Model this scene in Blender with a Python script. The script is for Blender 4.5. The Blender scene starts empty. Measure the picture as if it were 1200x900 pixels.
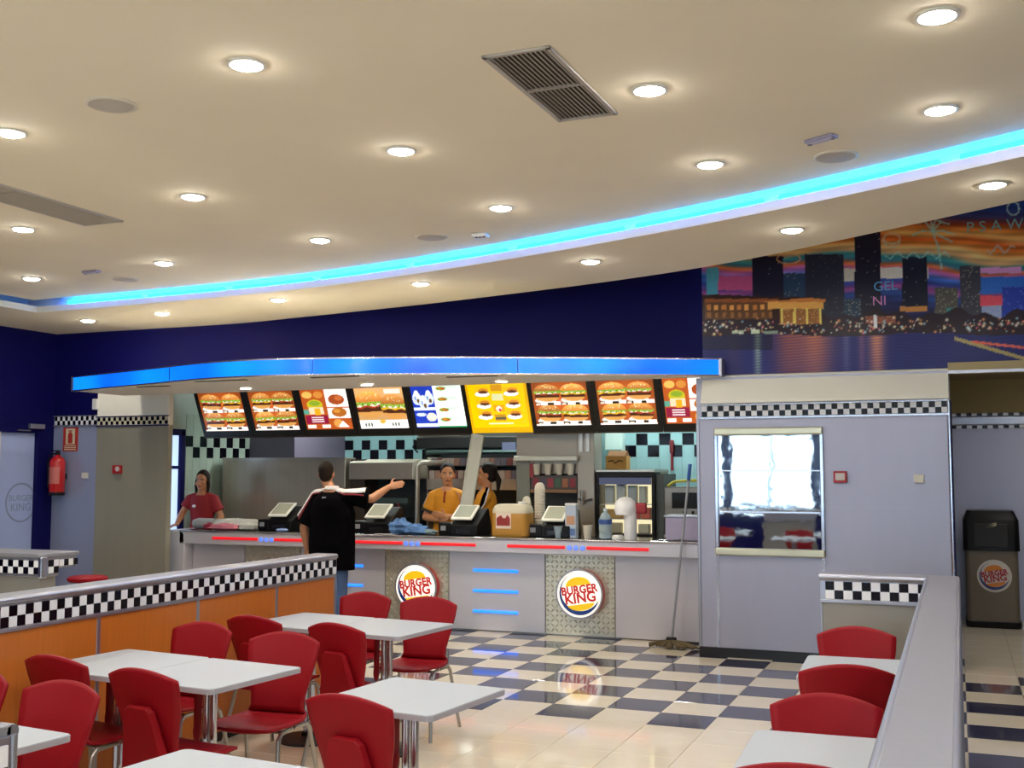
import bpy, bmesh, math, random
import numpy as np
from mathutils import Vector, Matrix
random.seed(7); np.random.seed(7)
SC = bpy.context.scene
COL = SC.collection

# ------------------------------------------------------------------ camera
CAM_F, CAM_P, CAM_T, CAM_H = 1299.3, .0786, .3808, 1.69
cam = bpy.data.cameras.new('camera'); cam_o = bpy.data.objects.new('camera', cam); COL.objects.link(cam_o)
cam_o.location = (0, 0, CAM_H); cam_o.rotation_euler = (math.pi/2 + CAM_P, 0, CAM_T)
cam.sensor_width = 36; cam.lens = CAM_F*36/1200; cam.clip_start = .05; cam.clip_end = 200
SC.camera = cam_o

# ------------------------------------------------------------------ world (daylight outside the shop front)
world = bpy.data.worlds.new('daylight'); SC.world = world; world.use_nodes = True
wn = world.node_tree.nodes; wl = world.node_tree.links
bg = wn['Background']; bg.inputs[0].default_value = (.75, .88, 1, 1); bg.inputs[1].default_value = 6.0
SC.view_settings.view_transform = 'Standard'; SC.view_settings.look = 'None'
SC.view_settings.gamma = 1; SC.view_settings.exposure = 0.30
SC.view_settings.use_curve_mapping = False
LAMP = 185.0            # strength of the round ceiling lamps
KITCHEN_LAMP = 34.0     # strength of the kitchen tube panels
COVE = 16.0             # strength of the cyan cove tubes

# ------------------------------------------------------------------ materials
def lin(h):
    if isinstance(h, (tuple, list)): return tuple(h)
    h = h.lstrip('#'); c = [int(h[i:i+2], 16)/255 for i in (0, 2, 4)]
    return tuple((x/12.92 if x <= .04045 else ((x+.055)/1.055)**2.4) for x in c)
MATS = {}
def mat(name, col, rough=.5, metal=0, var=.06, scale=8, bump=0, bscale=60, emit=None, es=0, trans=0, ior=1.5, coat=0, alpha=1, aniso=None, spec=None):
    if name in MATS: return MATS[name]
    m = bpy.data.materials.new(name); m.use_nodes = True; nt = m.node_tree; N = nt.nodes; L = nt.links
    p = N['Principled BSDF']; c = lin(col)
    tc = N.new('ShaderNodeTexCoord')
    no = N.new('ShaderNodeTexNoise'); no.inputs['Scale'].default_value = scale; no.inputs['Detail'].default_value = 4
    mp = N.new('ShaderNodeMapping'); L.new(tc.outputs['Object'], mp.inputs[0]); L.new(mp.outputs[0], no.inputs['Vector'])
    if aniso: mp.inputs['Scale'].default_value = aniso
    mx = N.new('ShaderNodeMix'); mx.data_type = 'RGBA'
    mx.inputs[6].default_value = tuple(max(0, x*(1-var)) for x in c)+(1,)
    mx.inputs[7].default_value = tuple(min(1, x*(1+var)) for x in c)+(1,)
    L.new(no.outputs['Fac'], mx.inputs[0]); L.new(mx.outputs[2], p.inputs['Base Color'])
    p.inputs['Roughness'].default_value = rough; p.inputs['Metallic'].default_value = metal
    p.inputs['IOR'].default_value = ior; p.inputs['Coat Weight'].default_value = coat
    p.inputs['Transmission Weight'].default_value = trans; p.inputs['Alpha'].default_value = alpha
    if spec is not None: p.inputs['Specular IOR Level'].default_value = spec
    if bump:
        nb = N.new('ShaderNodeTexNoise'); nb.inputs['Scale'].default_value = bscale
        L.new(tc.outputs['Object'], nb.inputs['Vector'])
        b = N.new('ShaderNodeBump'); b.inputs['Strength'].default_value = bump; b.inputs['Distance'].default_value = .02
        L.new(nb.outputs['Fac'], b.inputs['Height']); L.new(b.outputs[0], p.inputs['Normal'])
    if emit is not None:
        p.inputs['Emission Color'].default_value = lin(emit)+(1,); p.inputs['Emission Strength'].default_value = es
    MATS[name] = m; return m
def print_mat(name, emit=0, rough=.3, coat=0, spec=.5):
    """flat print: colours come from the mesh colour attribute, lit from behind when emit > 0"""
    m = bpy.data.materials.new(name); m.use_nodes = True; nt = m.node_tree; N = nt.nodes; L = nt.links
    p = N['Principled BSDF']; a = N.new('ShaderNodeVertexColor'); a.layer_name = 'print'
    L.new(a.outputs[0], p.inputs['Base Color']); p.inputs['Roughness'].default_value = rough; p.inputs['Coat Weight'].default_value = coat; p.inputs['Specular IOR Level'].default_value = spec
    if emit: L.new(a.outputs[0], p.inputs['Emission Color']); p.inputs['Emission Strength'].default_value = emit
    return m

# ------------------------------------------------------------------ mesh builder
class MB:
    def __init__(s): s.v = []; s.f = []; s.m = []; s.sm = []; s.M = Matrix.Identity(4); s.cur = 0
    def _add(s, vs, fs, smooth=False):
        o = len(s.v)
        s.v += [tuple(s.M @ Vector(v)) for v in vs]
        for f in fs: s.f.append(tuple(o+i for i in f)); s.m.append(s.cur); s.sm.append(smooth)
        return s
    def box(s, x0, x1, y0, y1, z0, z1):
        v = [(x0,y0,z0),(x1,y0,z0),(x1,y1,z0),(x0,y1,z0),(x0,y0,z1),(x1,y0,z1),(x1,y1,z1),(x0,y1,z1)]
        return s._add(v, [(0,3,2,1),(4,5,6,7),(0,1,5,4),(1,2,6,5),(2,3,7,6),(3,0,4,7)])
    def cbox(s, c, d): return s.box(c[0]-d[0]/2, c[0]+d[0]/2, c[1]-d[1]/2, c[1]+d[1]/2, c[2]-d[2]/2, c[2]+d[2]/2)
    def prism(s, poly, axis, a, b, smooth=False):
        """closed polygon given in the two other axes (x,y)/(x,z)/(y,z), extruded from a to b"""
        P = {'z': lambda p, t: (p[0], p[1], t), 'y': lambda p, t: (p[0], t, p[1]), 'x': lambda p, t: (t, p[0], p[1])}[axis]
        n = len(poly)
        s._add([P(p, a) for p in poly]+[P(p, b) for p in poly], [tuple(range(n))[::-1], tuple(range(n, 2*n))])
        o = len(s.v)-2*n
        for i in range(n):
            j = (i+1) % n; s.f.append((o+i, o+j, o+n+j, o+n+i)); s.m.append(s.cur); s.sm.append(smooth)
        return s
    def grid(s, P, smooth=True, closed=False):
        """P: rows x cols of points"""
        r, c = len(P), len(P[0]); vs = [p for row in P for p in row]; fs = []
        for i in range(r-1):
            for j in range(c if closed else c-1):
                k = (j+1) % c; fs.append((i*c+j, i*c+k, (i+1)*c+k, (i+1)*c+j))
        return s._add(vs, fs, smooth)
    def loft(s, rings, cap=True, smooth=True):
        n = len(rings[0]); s.grid(rings, smooth, True)
        if cap:
            o = len(s.v)-n*len(rings)
            s.f.append(tuple(o+i for i in range(n))[::-1]); s.m.append(s.cur); s.sm.append(False)
            s.f.append(tuple(o+n*(len(rings)-1)+i for i in range(n))); s.m.append(s.cur); s.sm.append(False)
        return s
    def tube(s, pts, r, n=8, cap=True):
        pts = [Vector(p) for p in pts]; rr = r if isinstance(r, (list, tuple)) else [r]*len(pts)
        t0 = (pts[1]-pts[0]).normalized(); up = Vector((0,0,1)) if abs(t0.z) < .9 else Vector((1,0,0))
        a = t0.cross(up).normalized(); rings = []
        for i, p in enumerate(pts):
            t = (pts[min(i+1, len(pts)-1)]-pts[max(i-1, 0)]).normalized()
            a = (a - t*a.dot(t)).normalized(); b = t.cross(a)
            rings.append([tuple(p + (a*math.cos(q)+b*math.sin(q))*rr[i]) for q in (2*math.pi*k/n for k in range(n))])
        return s.loft(rings, cap)
    def lathe(s, prof, n=24, c=(0,0,0), axis='z', cap=True):
        rings = []
        for r, h in prof:
            ring = []
            for k in range(n):
                q = 2*math.pi*k/n; x, y = r*math.cos(q), r*math.sin(q)
                ring.append({'z': (c[0]+x, c[1]+y, c[2]+h), 'y': (c[0]+x, c[1]+h, c[2]+y), 'x': (c[0]+h, c[1]+x, c[2]+y)}[axis])
            rings.append(ring)
        return s.loft(rings, cap)
    def ball(s, c, r, n=14, m=9, R=None):
        r = (r,)*3 if isinstance(r, (int, float)) else r
        rings = []
        for i in range(m+1):
            ph = math.pi*(i/m) if 0 < i < m else (.02 if i == 0 else math.pi-.02)
            ring = []
            for k in range(n):
                q = 2*math.pi*k/n; v = Vector((r[0]*math.sin(ph)*math.cos(q), r[1]*math.sin(ph)*math.sin(q), -r[2]*math.cos(ph)))
                if R: v = R @ v
                ring.append(tuple(Vector(c)+v))
            rings.append(ring)
        return s.loft(rings, True)
    def capsule(s, p0, p1, r0, r1, n=12):
        s.tube([p0, p1], [r0, r1], n); s.ball(p0, r0, n, 8); return s.ball(p1, r1, n, 8)
    def rrect(s, w, d, r, seg=4):
        P = []
        for cx, cy, a0 in ((w/2-r, d/2-r, 0), (-w/2+r, d/2-r, 90), (-w/2+r, -d/2+r, 180), (w/2-r, -d/2+r, 270)):
            for k in range(seg+1):
                q = math.radians(a0+90*k/seg); P.append((cx+r*math.cos(q), cy+r*math.sin(q)))
        return P
    def mesh(s, name, mats):
        me = bpy.data.meshes.new(name); me.from_pydata(s.v, [], s.f)
        for m in (mats if isinstance(mats, (list, tuple)) else [mats]): me.materials.append(m)
        me.polygons.foreach_set('material_index', s.m); me.polygons.foreach_set('use_smooth', s.sm)
        me.update()
        bm = bmesh.new(); bm.from_mesh(me); bmesh.ops.recalc_face_normals(bm, faces=bm.faces); bm.to_mesh(me); bm.free()
        if any(s.sm): me.set_sharp_from_angle(angle=math.radians(38))
        return me
    def build(s, name, mats, parent=None, bevel=0, loc=None):
        o = bpy.data.objects.new(name, s.mesh(name, mats)); COL.objects.link(o)
        if parent: o.parent = parent
        if loc: o.location = loc
        if bevel:
            b = o.modifiers.new('bevel', 'BEVEL'); b.width = bevel; b.segments = 2; b.limit_method = 'ANGLE'; b.angle_limit = math.radians(50)
        return o
def tag(o, label=None, cat=None, group=None, kind=None):
    if label: o['label'] = label
    if cat: o['category'] = cat
    if group: o['group'] = group
    if kind: o['kind'] = kind
    return o
def struct(o, label, cat): return tag(o, label, cat, kind='structure')
def thing(name, label, cat, loc=(0,0,0), rz=0, group=None):
    o = bpy.data.objects.new(name, None); o.empty_display_size = .1; COL.objects.link(o)
    o.location = loc; o.rotation_euler = (0, 0, rz); return tag(o, label, cat, group)
def inst(name, me, parent=None, loc=(0,0,0), rot=(0,0,0), scale=None):
    o = bpy.data.objects.new(name, me); COL.objects.link(o); o.parent = parent; o.location = loc; o.rotation_euler = rot
    if scale: o.scale = scale
    return o
def kids(o): return [c for c in bpy.data.objects if c.parent == o]
def dup(root, loc, rz, label, group=None):
    r = root.copy(); COL.objects.link(r); r.location = loc; r.rotation_euler = (0, 0, rz); r['label'] = label
    if group: r['group'] = group
    for ch in kids(root):
        c = ch.copy(); COL.objects.link(c); c.parent = r
        for g in kids(ch):
            d = g.copy(); COL.objects.link(d); d.parent = c
    return r
def text_mesh(name, s, size, material, parent, loc, rot, extrude=.002, bold=.0, spacing=1.0, sx=1.0, shear=0, align='CENTER'):
    cu = bpy.data.curves.new(name, 'FONT'); cu.body = s; cu.size = size; cu.extrude = extrude; cu.offset = bold
    cu.align_x = align; cu.align_y = 'CENTER'; cu.space_character = spacing; cu.shear = shear; cu.resolution_u = 3
    t = bpy.data.objects.new(name, cu); COL.objects.link(t)
    dg = bpy.context.evaluated_depsgraph_get(); me = bpy.data.meshes.new_from_object(t.evaluated_get(dg)); me.name = name
    bpy.data.objects.remove(t); bpy.data.curves.remove(cu)
    me.materials.clear(); me.materials.append(material)
    o = bpy.data.objects.new(name, me); COL.objects.link(o); o.parent = parent; o.location = loc; o.rotation_euler = rot; o.scale = (sx, 1, 1)
    return o
def print_panel(name, img, P, material, parent=None):
    """img: (ny,nx,3) sRGB 0-1, row 0 at the bottom; P(u,v) -> point. A flat print as a fine coloured mesh."""
    ny, nx = img.shape[:2]
    vs = [P(i/(nx-1), j/(ny-1)) for j in range(ny) for i in range(nx)]
    fs = [(j*nx+i, j*nx+i+1, (j+1)*nx+i+1, (j+1)*nx+i) for j in range(ny-1) for i in range(nx-1)]
    me = bpy.data.meshes.new(name); me.from_pydata(vs, [], fs); me.materials.append(material)
    at = me.color_attributes.new('print', 'FLOAT_COLOR', 'POINT')
    c = np.clip(img.reshape(-1, 3), 0, 1); c = np.where(c <= .04045, c/12.92, ((c+.055)/1.055)**2.4)
    at.data.foreach_set('color', np.concatenate([c, np.ones((len(c), 1))], 1).astype(np.float32).ravel())
    me.update()
    o = bpy.data.objects.new(name, me); COL.objects.link(o)
    if parent: o.parent = parent
    return o

# shared materials
PLASTER = mat('plaster', '#ebdfc6', .9, var=.03, scale=3)
RINGPL = PLASTER
CREAM = mat('cream_paint', '#f6f1e2', .7, var=.03, scale=3)
BLUE = mat('blue_paint', '#08074e', .6, var=.06, scale=2, spec=.15)
LILAC = mat('brushed_aluminium_panel', '#a5a4b4', .42, .45, .035, 1.5, aniso=(6, 6, .8))
GREYPANEL = mat('grey_laminate', '#8f8b84', .5, .35, .04, 2)
STEEL = mat('brushed_steel', '#9b948c', .3, .9, .08, 3, aniso=(1, 1, 30))
CHROME = mat('chrome_rail', '#c8c8d0', .18, .95, .03)
ALU = mat('satin_aluminium', '#a9a9b2', .34, .85, .04)
WHITE_T = mat('white_tile', '#e8e8ec', .12, var=.02)
BLACK_T = mat('black_tile', '#080710', .2, var=.2, spec=.3)
TILE_CREAM = mat('cream_floor_tile', '#e4d8c2', .07, var=.05, scale=5, coat=.2)
TILE_DARK = mat('dark_floor_tile', '#34344c', .08, var=.12, scale=6, coat=.2)
GROUT = mat('grout', '#9b8f80', .9)
WOOD = mat('orange_wood_laminate', '#bf6a22', .38, var=.16, scale=3, aniso=(14, 14, 1.2))
BLACK = mat('black_plastic', '#09080a', .4, spec=.25)
KICK = mat('black_kick', '#100d10', .3)
RED = mat('red_moulded_ply', '#8c0716', .5, var=.05, scale=4, bump=.03, bscale=300, spec=.22)
TABLE_M = mat('speckled_white_laminate', '#a9afb5', .45, var=.06, scale=220)
TABLE_E = mat('white_table_edge', '#a4a2aa', .35)
LEGM = mat('silver_tube', '#a8a49c', .3, .85)
WHITE = mat('white_plastic', '#dedcd8', .4)
WARMLAMP = mat('lamp_glow', '#ffffff', .4, emit='#fffaf0', es=LAMP)
SOFFLAMP = mat('soffit_lamp_glow', '#ffffff', .4, emit='#fff3de', es=LAMP*2.4)
# ================================================================== the setting
XL, XR, YF, YB = -10.33, 3.3, -3.4, 14.25
YW = 10.27           # plane of the mural wall
# ---- floor: slab + tiles
T = .40; OX, OY = -1.988, 7.380
floor = MB().box(XL-.1, XR+.1, YF-.1, YB+.1, -.12, -.006).build('floor', GROUT)
struct(floor, 'glossy cream floor with navy checker tiles before the counter', 'floor')
def tile_mesh(name, m):
    b = MB(); h = T/2-.0016; k = h-.002
    b.loft([[(-h,-h,-.006),(h,-h,-.006),(h,h,-.006),(-h,h,-.006)], [(-h,-h,-.0015),(h,-h,-.0015),(h,h,-.0015),(-h,h,-.0015)], [(-k,-k,0),(k,-k,0),(k,k,0),(-k,k,0)]], True, False)
    return b.mesh(name, m)
TM = (tile_mesh('tile', TILE_CREAM), tile_mesh('tile', TILE_DARK))
def is_dark(i, j):
    if (i+j) % 2: return False
    if i <= 4: return 0 <= j <= 9
    return -12 <= j <= 6
def px(X, Y, Z):
    z = Z-CAM_H; r = X*math.cos(CAM_T)+Y*math.sin(CAM_T); d = -X*math.sin(CAM_T)+Y*math.cos(CAM_T)
    fw = d*math.cos(CAM_P)+z*math.sin(CAM_P); u = z*math.cos(CAM_P)-d*math.sin(CAM_P)
    return (9e9, 9e9, -1) if fw < .3 else (600+CAM_F*r/fw, 450-CAM_F*u/fw, fw)
cand = []; rest = []
for i in range(-21, 14):
    for j in range(-27, 17):
        x, y = OX+(i+.5)*T, OY+(j+.5)*T
        if not (XL+.1 < x < XR-.1 and YF+.1 < y < YB-.1): continue
        u, v, d = px(x, y, 0)
        vis = -40 < u < 1240 and 500 < v < 940 and -5.9 < x and not (y > 11.0 and x < -.1) and not (-.9 < x < -.3 and y < 7)
        (cand if vis else rest).append((d, i, j, x, y))
cand.sort(); show, more = cand[:295], cand[295:]
for d, i, j, x, y in show: inst('tile', TM[is_dark(i, j)], floor, (x, y, 0))
b = MB(); h = T/2-.0016
for d, i, j, x, y in more+rest:
    b.cur = int(is_dark(i, j)); b.box(x-h, x+h, y-h, y+h, -.006, 0)
tag(b.build('tiles', [TILE_CREAM, TILE_DARK], floor), kind='stuff')

# ---- cove and ceilings
def interp(pts, x):
    xs = [p[0] for p in pts]; return float(np.interp(x, xs, [p[1] for p in pts]))
UP = [(-9.05, 8.93), (-8.5, 8.9), (-7.3, 8.84), (-6.12, 8.74), (-5.3, 8.6), (-4.58, 8.43), (-3.9, 8.23), (-3.21, 8.0), (-2.6, 7.78), (-2.03, 7.55), (-1.5, 7.33), (-1.08, 7.13), (-.6, 6.9), (-.28, 6.73), (.38, 6.37), (1.0, 6.0), (2.0, 5.35), (3.4, 4.3)]
EDGE = [(-10.5, 10.6), (-7.5, 10.6), (-7.35, 10.55), (-6.1, 10.29), (-4.97, 10.06), (-3.88, 9.76), (-2.97, 9.5), (-1.93, 9.1), (-1.15, 8.66), (-.586, 8.25), (-.066, 7.9), (.44, 7.55), (1.2, 7.0), (2.2, 6.2), (3.4, 5.1)]
# smooth the two plan curves
def smooth_curve(pts, n=90, it=6):
    xs = np.linspace(pts[0][0], pts[-1][0], n); ys = np.interp(xs, [p[0] for p in pts], [p[1] for p in pts])
    for _ in range(it*4): ys[1:-1] = (ys[:-2]+2*ys[1:-1]+ys[2:])/4
    return list(zip(xs.tolist(), ys.tolist()))
UPC = smooth_curve(UP); EDC = smooth_curve(EDGE, 110, 3)
LOC_ = [(x, y+.12) for x, y in UPC]
ZC, ZR, ZLIP = 3.5, 3.385, 3.45
XC = -9.05           # left leg of the cove
b = MB()
# inner ceiling slab (underside, rim)
b.grid([[(x, YF, ZC) for x, y in UPC], [(x, y, ZC) for x, y in UPC]], False)
b.grid([[(x, y, ZC) for x, y in UPC], [(x, y, ZC+.012) for x, y in UPC]], True)
b.grid([[(XC, YF, ZC), (XC, UPC[0][1], ZC)], [(XC, YF, ZC+.012), (XC, UPC[0][1], ZC+.012)]], False)
b.grid([[(x, YF, ZC+.012) for x, y in UPC], [(x, y, ZC+.012) for x, y in UPC]], False)
ceiling = b.build('ceiling', PLASTER); struct(ceiling, 'large flat cream ceiling with round recessed lamps', 'ceiling')
# outer ring, lower than the inner ceiling
b = MB()
ring_x = [x for x, y in EDC if x >= XC-.12]
lo = lambda x: interp(LOC_, max(x, XC))
b.grid([[(x, lo(x), ZR) for x in ring_x], [(x, interp(EDC, x), ZR) for x in ring_x]], False)
b.grid([[(x, lo(x), ZR) for x in ring_x], [(x, lo(x), ZLIP) for x in ring_x]], True)
b.grid([[(x, lo(x), ZLIP) for x in ring_x], [(x, interp(EDC, x), ZLIP) for x in ring_x]], False)
b.grid([[(x, interp(EDC, x), ZR) for x in ring_x], [(x, interp(EDC, x), ZLIP) for x in ring_x]], True)
xr0 = ring_x[0]
b.grid([[(XL, YF, ZR), (XL, 10.6, ZR)], [(xr0, YF, ZR), (xr0, 10.6, ZR)]], False)
b.grid([[(xr0, YF, ZR), (xr0, lo(xr0), ZR)], [(xr0, YF, ZLIP), (xr0, lo(xr0), ZLIP)]], False)
b.grid([[(XL, YF, ZLIP), (XL, 10.6, ZLIP)], [(xr0, YF, ZLIP), (xr0, 10.6, ZLIP)]], False)
ring = b.build('ceiling_ring', PLASTER); struct(ring, 'lower curved cream ceiling band between light cove and walls', 'ceiling')
# cove recess (back wall + roof over the slot)
b = MB(); D = .30; RZ = 3.68
b.grid([[(x, y+.12+D*.35, ZLIP) for x, y in UPC], [(x, y+.12+D*.35, RZ) for x, y in UPC], [(x, y-.2, RZ) for x, y in UPC], [(x, y-.2, ZC+.012) for x, y in UPC]], False)
b.box(XC-.32, XC+.06, lo(XC)+.10, lo(XC)+.12, ZLIP, RZ); b.box(XC-.32, XC+.06, lo(XC)-.4, lo(XC)+.12, RZ, RZ+.02)
b.grid([[(XC-.3, YF, ZLIP), (XC-.3, lo(XC)+.1, ZLIP)], [(XC-.3, YF, RZ), (XC-.3, lo(XC)+.1, RZ)], [(XC+.2, YF, RZ), (XC+.2, lo(XC)+.1, RZ)], [(XC+.2, YF, ZC+.05), (XC+.2, lo(XC)+.1, ZC+.05)]], False)
cove = b.build('trim_1', mat('cove_paint', '#d8e4f4', .8)); struct(cove, 'recess of the curved light cove in the ceiling', 'ceiling trim')
# upper ceiling over the gap before the walls
up = MB().box(XL-.1, XR+.1, YF, YB+.1, 4.25, 4.3).build('ceiling_upper', PLASTER); struct(up, 'high ceiling above the mural wall, out of sight', 'ceiling')

# ---- walls
def wallbox(name, x0, x1, y0, y1, z0, z1, m, label):
    o = MB().box(x0, x1, y0, y1, z0, z1).build(name, m); return struct(o, label, 'wall')
wl_ = MB().box(XL-.12, XL, YF, 9.66, 0, 4.25).box(XL-.12, XL, 10.44, 10.6, 0, 4.25).box(XL-.12, XL, 9.66, 10.44, 2.24, 4.25).build('wall_left', BLUE)
struct(wl_, 'dark blue side wall around the glass door', 'wall')
wallbox('wall_right', XR, XR+.12, YF, YB+.1, 0, 4.25, BLUE, 'dark blue side wall outside the view')
bh = MB().box(XL, -2.07, 10.60, 10.75, 2.66, 4.25).build('wall_bulkhead', BLUE); struct(bh, 'dark blue wall above the blue lit canopy', 'wall')
ex = MB().box(XL, -9.62, 10.60, 10.75, 0, 2.66).build('wall_back_left', mat('blue_grey_panel', '#a2aac8', .45, .35, .04, 1.5)); struct(ex, 'lilac grey wall strip carrying the fire extinguisher', 'wall')
# the block with the mirror panel: lower lilac wall, sloping cream ledge, mural wall
b = MB(); b.box(-2.25, -.05, YW, YW+.18, 0, 2.56); b.box(-2.25, -2.07, YW+.18, 12.9, 0, 2.66); b.box(-.23, -.05, YW+.18, YB, 0, 4.25)
wr = b.build('wall_back_right', LILAC); struct(wr, 'lilac grey metal-clad wall below the city mural', 'wall')
led = MB().prism([(YW+.05, 2.585), (YW+.02, 2.58), (YW-.10, 2.335), (YW-.10, 2.315), (YW+.05, 2.315)], 'x', -2.19, -.05).build('ledge', CREAM, wr)
mw = MB().box(-2.19, XR, YW+.05, YW+.18, 2.56, 4.25).build('wall_mural', CREAM); struct(mw, 'wall that carries the printed city mural', 'wall')
# checker band on the wall
def checker(b0, x0, x1, z0, z1, n, y, t, flip=0):
    """two staggered rows of tiles, face at y, facing -y"""
    w = (x1-x0)/n; hgt = (z1-z0)/2; g = .0012
    for r in range(2):
        for k in range(n):
            b0.cur = (k+r+flip) % 2
            b0.box(x0+k*w+g, x0+(k+1)*w-g, y, y+t, z0+r*hgt+g, z0+(r+1)*hgt-g)
b = MB(); checker(b, -2.2, -.06, 2.195, 2.295, 42, YW-.012, .012, 1); tag(b.build('checker_tiles', [WHITE_T, BLACK_T], wr), kind='stuff')
b = MB(); b.box(-2.22, -.05, YW-.02, YW, 2.295, 2.315); b.box(-2.22, -.05, YW-.02, YW, 2.17, 2.195); b.build('band_trim', CHROME, wr, .004)
b = MB(); b.box(-2.255, -2.225, YW-.008, YW+.02, 0.08, 2.17); b.build('corner_strip', ALU, wr, .006)
b = MB(); b.tube([(-.05, YW, .1), (-.05, YW, 2.3)], .022, 10); b.build('corner_strip', CHROME, wr)
b = MB(); b.box(-2.085, -2.06, YW-.004, YW, .09, .93); b.build('panel_joint', CHROME, wr)
b = MB(); b.box(-1.14, -1.115, YW-.004, YW, .09, .93); b.build('panel_joint', CHROME, wr)
b = MB(); b.box(-1.10, -.06, YW-.0015, YW, 1.372, 1.378); b.build('panel_joint', ALU, wr)
kb = MB().box(-2.25, -.05, YW-.012, YW+.01, 0, .085).build('baseboard_back_right', KICK); struct(kb, 'black kickboard under the lilac wall', 'baseboard')
# corridor
wallbox('wall_corridor', -.05, XR, 13.95, 14.1, 0, 4.25, LILAC, 'grey lilac end wall of the side corridor behind the bin')
wc = bpy.data.objects['wall_corridor']
b = MB(); b.box(-.05, XR, 13.93, 13.95, 2.36, 2.75); b.build('upper_panel', mat('olive_paint', '#8d7a50', .8), wc)
b = MB(); n = 60; w = (XR+.05)/n
for r, z0 in ((0, 2.33), (1, 2.185)):
    for k in range(n):
        b.cur = (k+r) % 2; b.box(-.05+k*w, -.05+(k+1)*w-.001, 13.93, 13.95, z0, z0+.035)
tag(b.build('checker_tiles', [WHITE_T, BLACK_T], wc), kind='stuff')
b = MB(); b.box(-.05, XR, 13.915, 13.95, 2.225, 2.325); b.build('band_trim', ALU, wc, .01)
hd = MB().box(-.05, XR, YW-.03, YW+.15, 2.535, 2.625).build('trim_2', mat('beige_paint', '#b9a679', .7)); struct(hd, 'beige header over the corridor opening', 'trim')
hd2 = MB().box(-.05, XR, YW+.15, 13.95, 2.75, 2.8).build('ceiling_corridor', mat('olive_paint', '#8d7a50', .8)); struct(hd2, 'low beige ceiling of the side corridor', 'ceiling')
st = MB().box(-.05, XR, YW-.035, YW-.03, 2.53, 2.556).build('header_strip', ALU, hd)
# kitchen shell
KX = -9.05
wallbox('wall_kitchen_left', KX-.15, KX, 11.5, 12.86, 0, 2.95, mat('pale_tile_wall', '#a9b8ac', .3), 'kitchen side wall of pale tiles with black checks')
wallbox('wall_kitchen_pillar', KX-.15, -8.32, 12.86, 14.25, 0, 2.95, mat('mauve_paint', '#6d6478', .6), 'mauve kitchen pillar behind the steel cabinet')
wallbox('wall_kitchen_back', -8.32, -4.5, 14.2, 14.3, 0, 2.95, mat('aqua_tile_grout', '#7f9b96', .5), 'aqua tiled kitchen rear wall with black checks')
wallbox('wall_kitchen_right', -4.5, -2.07, 12.9, 13.0, 0, 2.95, mat('aqua_tile_grout', '#7f9b96', .5), 'aqua tiled kitchen wall above the display fridge')
wallbox('wall_kitchen_return', -4.6, -4.5, 12.95, 14.25, 0, 2.95, mat('aqua_tile_grout', '#7f9b96', .5), 'short return of the kitchen wall, out of sight')
kc = MB().box(KX-.9, -2.07, 10.75, 14.3, 2.95, 3.0).build('ceiling_kitchen', mat('kitchen_ceiling', '#b8b4a4', .8)); struct(kc, 'kitchen ceiling behind the menu boards', 'ceiling')
AQUA = mat('aqua_wall_tile', '#86acb0', .18, var=.05); PALE = mat('pale_wall_tile', '#a9b8ac', .2, var=.05)
TS = .14
def wtile(name, m): return MB().box(-TS/2+.002, TS/2-.002, 0, .006, -TS/2+.002, TS/2-.002).mesh(name, m)
WT = {'a': wtile('tile', AQUA), 'k': wtile('tile', BLACK_T), 'p': wtile('tile', PALE)}
def tile_wall(wall, mode, a0, a1, rows, plain, start, off=0, blackfrom=-99, blackto=99):
    """rows z index: 0 and 1 are the two checker rows from z=1.86 up; others plain"""
    n = int(round((a1-a0)/TS)); far = MB()
    for r in rows:
        for k in range(n):
            a = a0+(k+.5)*TS; z = 1.86+(r+.5)*TS
            black = r in (0, 1) and (k+r+off) % 2 == 0 and blackfrom <= a <= blackto
            me = WT['k'] if black else WT[plain]
            if mode == 'y': inst('tile', me, wall, (a, start-.006, z))
            else: inst('tile', me, wall, (start+.006, a, z), (0, 0, math.pi/2))
tile_wall(bpy.data.objects['wall_kitchen_left'], 'x', 11.50, 12.86, (-3, -2, -1, 0, 1, 2, 3), 'p', KX, 1)
tile_wall(bpy.data.objects['wall_kitchen_back'], 'y', -8.32, -6.5, (-1, 0, 1, 2), 'a', 14.2, 1, -8.75)
tile_wall(bpy.data.objects['wall_kitchen_right'], 'y', -4.40, -2.16, (-5, -4, -3, -2, -1, 0, 1, 2), 'a', 12.9, 1, -3.70)
wkl = bpy.data.objects['wall_kitchen_left']
MB().box(KX-.15, KX, 10.66, 11.5, 2.22, 2.95).build('lintel', mat('pale_tile_wall', '#a9b8ac', .3), wkl); MB().box(KX-.15, KX, 10.66, 10.86, 0, 2.22).build('jamb', mat('pale_tile_wall', '#a9b8ac', .3), wkl)
MB().box(KX-.9, KX-.15, 10.66, 10.75, 0, 2.95).build('jamb', mat('pale_tile_wall', '#a9b8ac', .3), wkl)
# back-of-house doorway at the far left end of the kitchen
dk = thing('door_2', 'bright glazed door with dark blue frame behind the left pillar', 'door', (KX, 11.28, 0)); dk['kind'] = 'structure'
b = MB(); b.box(-.1, 0, -.42, -.36, 0, 2.2).box(-.1, 0, .14, .22, 0, 2.2).box(-.1, 0, -.42, .22, 2.14, 2.22).box(-.1, 0, -.36, .14, 1.72, 1.76).build('door_frame', BLUE, dk, .004)
MB().box(-.06, -.045, -.36, .14, 0, 1.72).build('pane', mat('daylit_glass', '#bcd4f4', .1, emit='#bcd8ff', es=.9), dk)
MB().box(-.06, -.045, -.36, .14, 1.76, 2.14).build('pane', mat('daylit_glass', '#bcd4f4', .1, emit='#bcd8ff', es=.9), dk)
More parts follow.
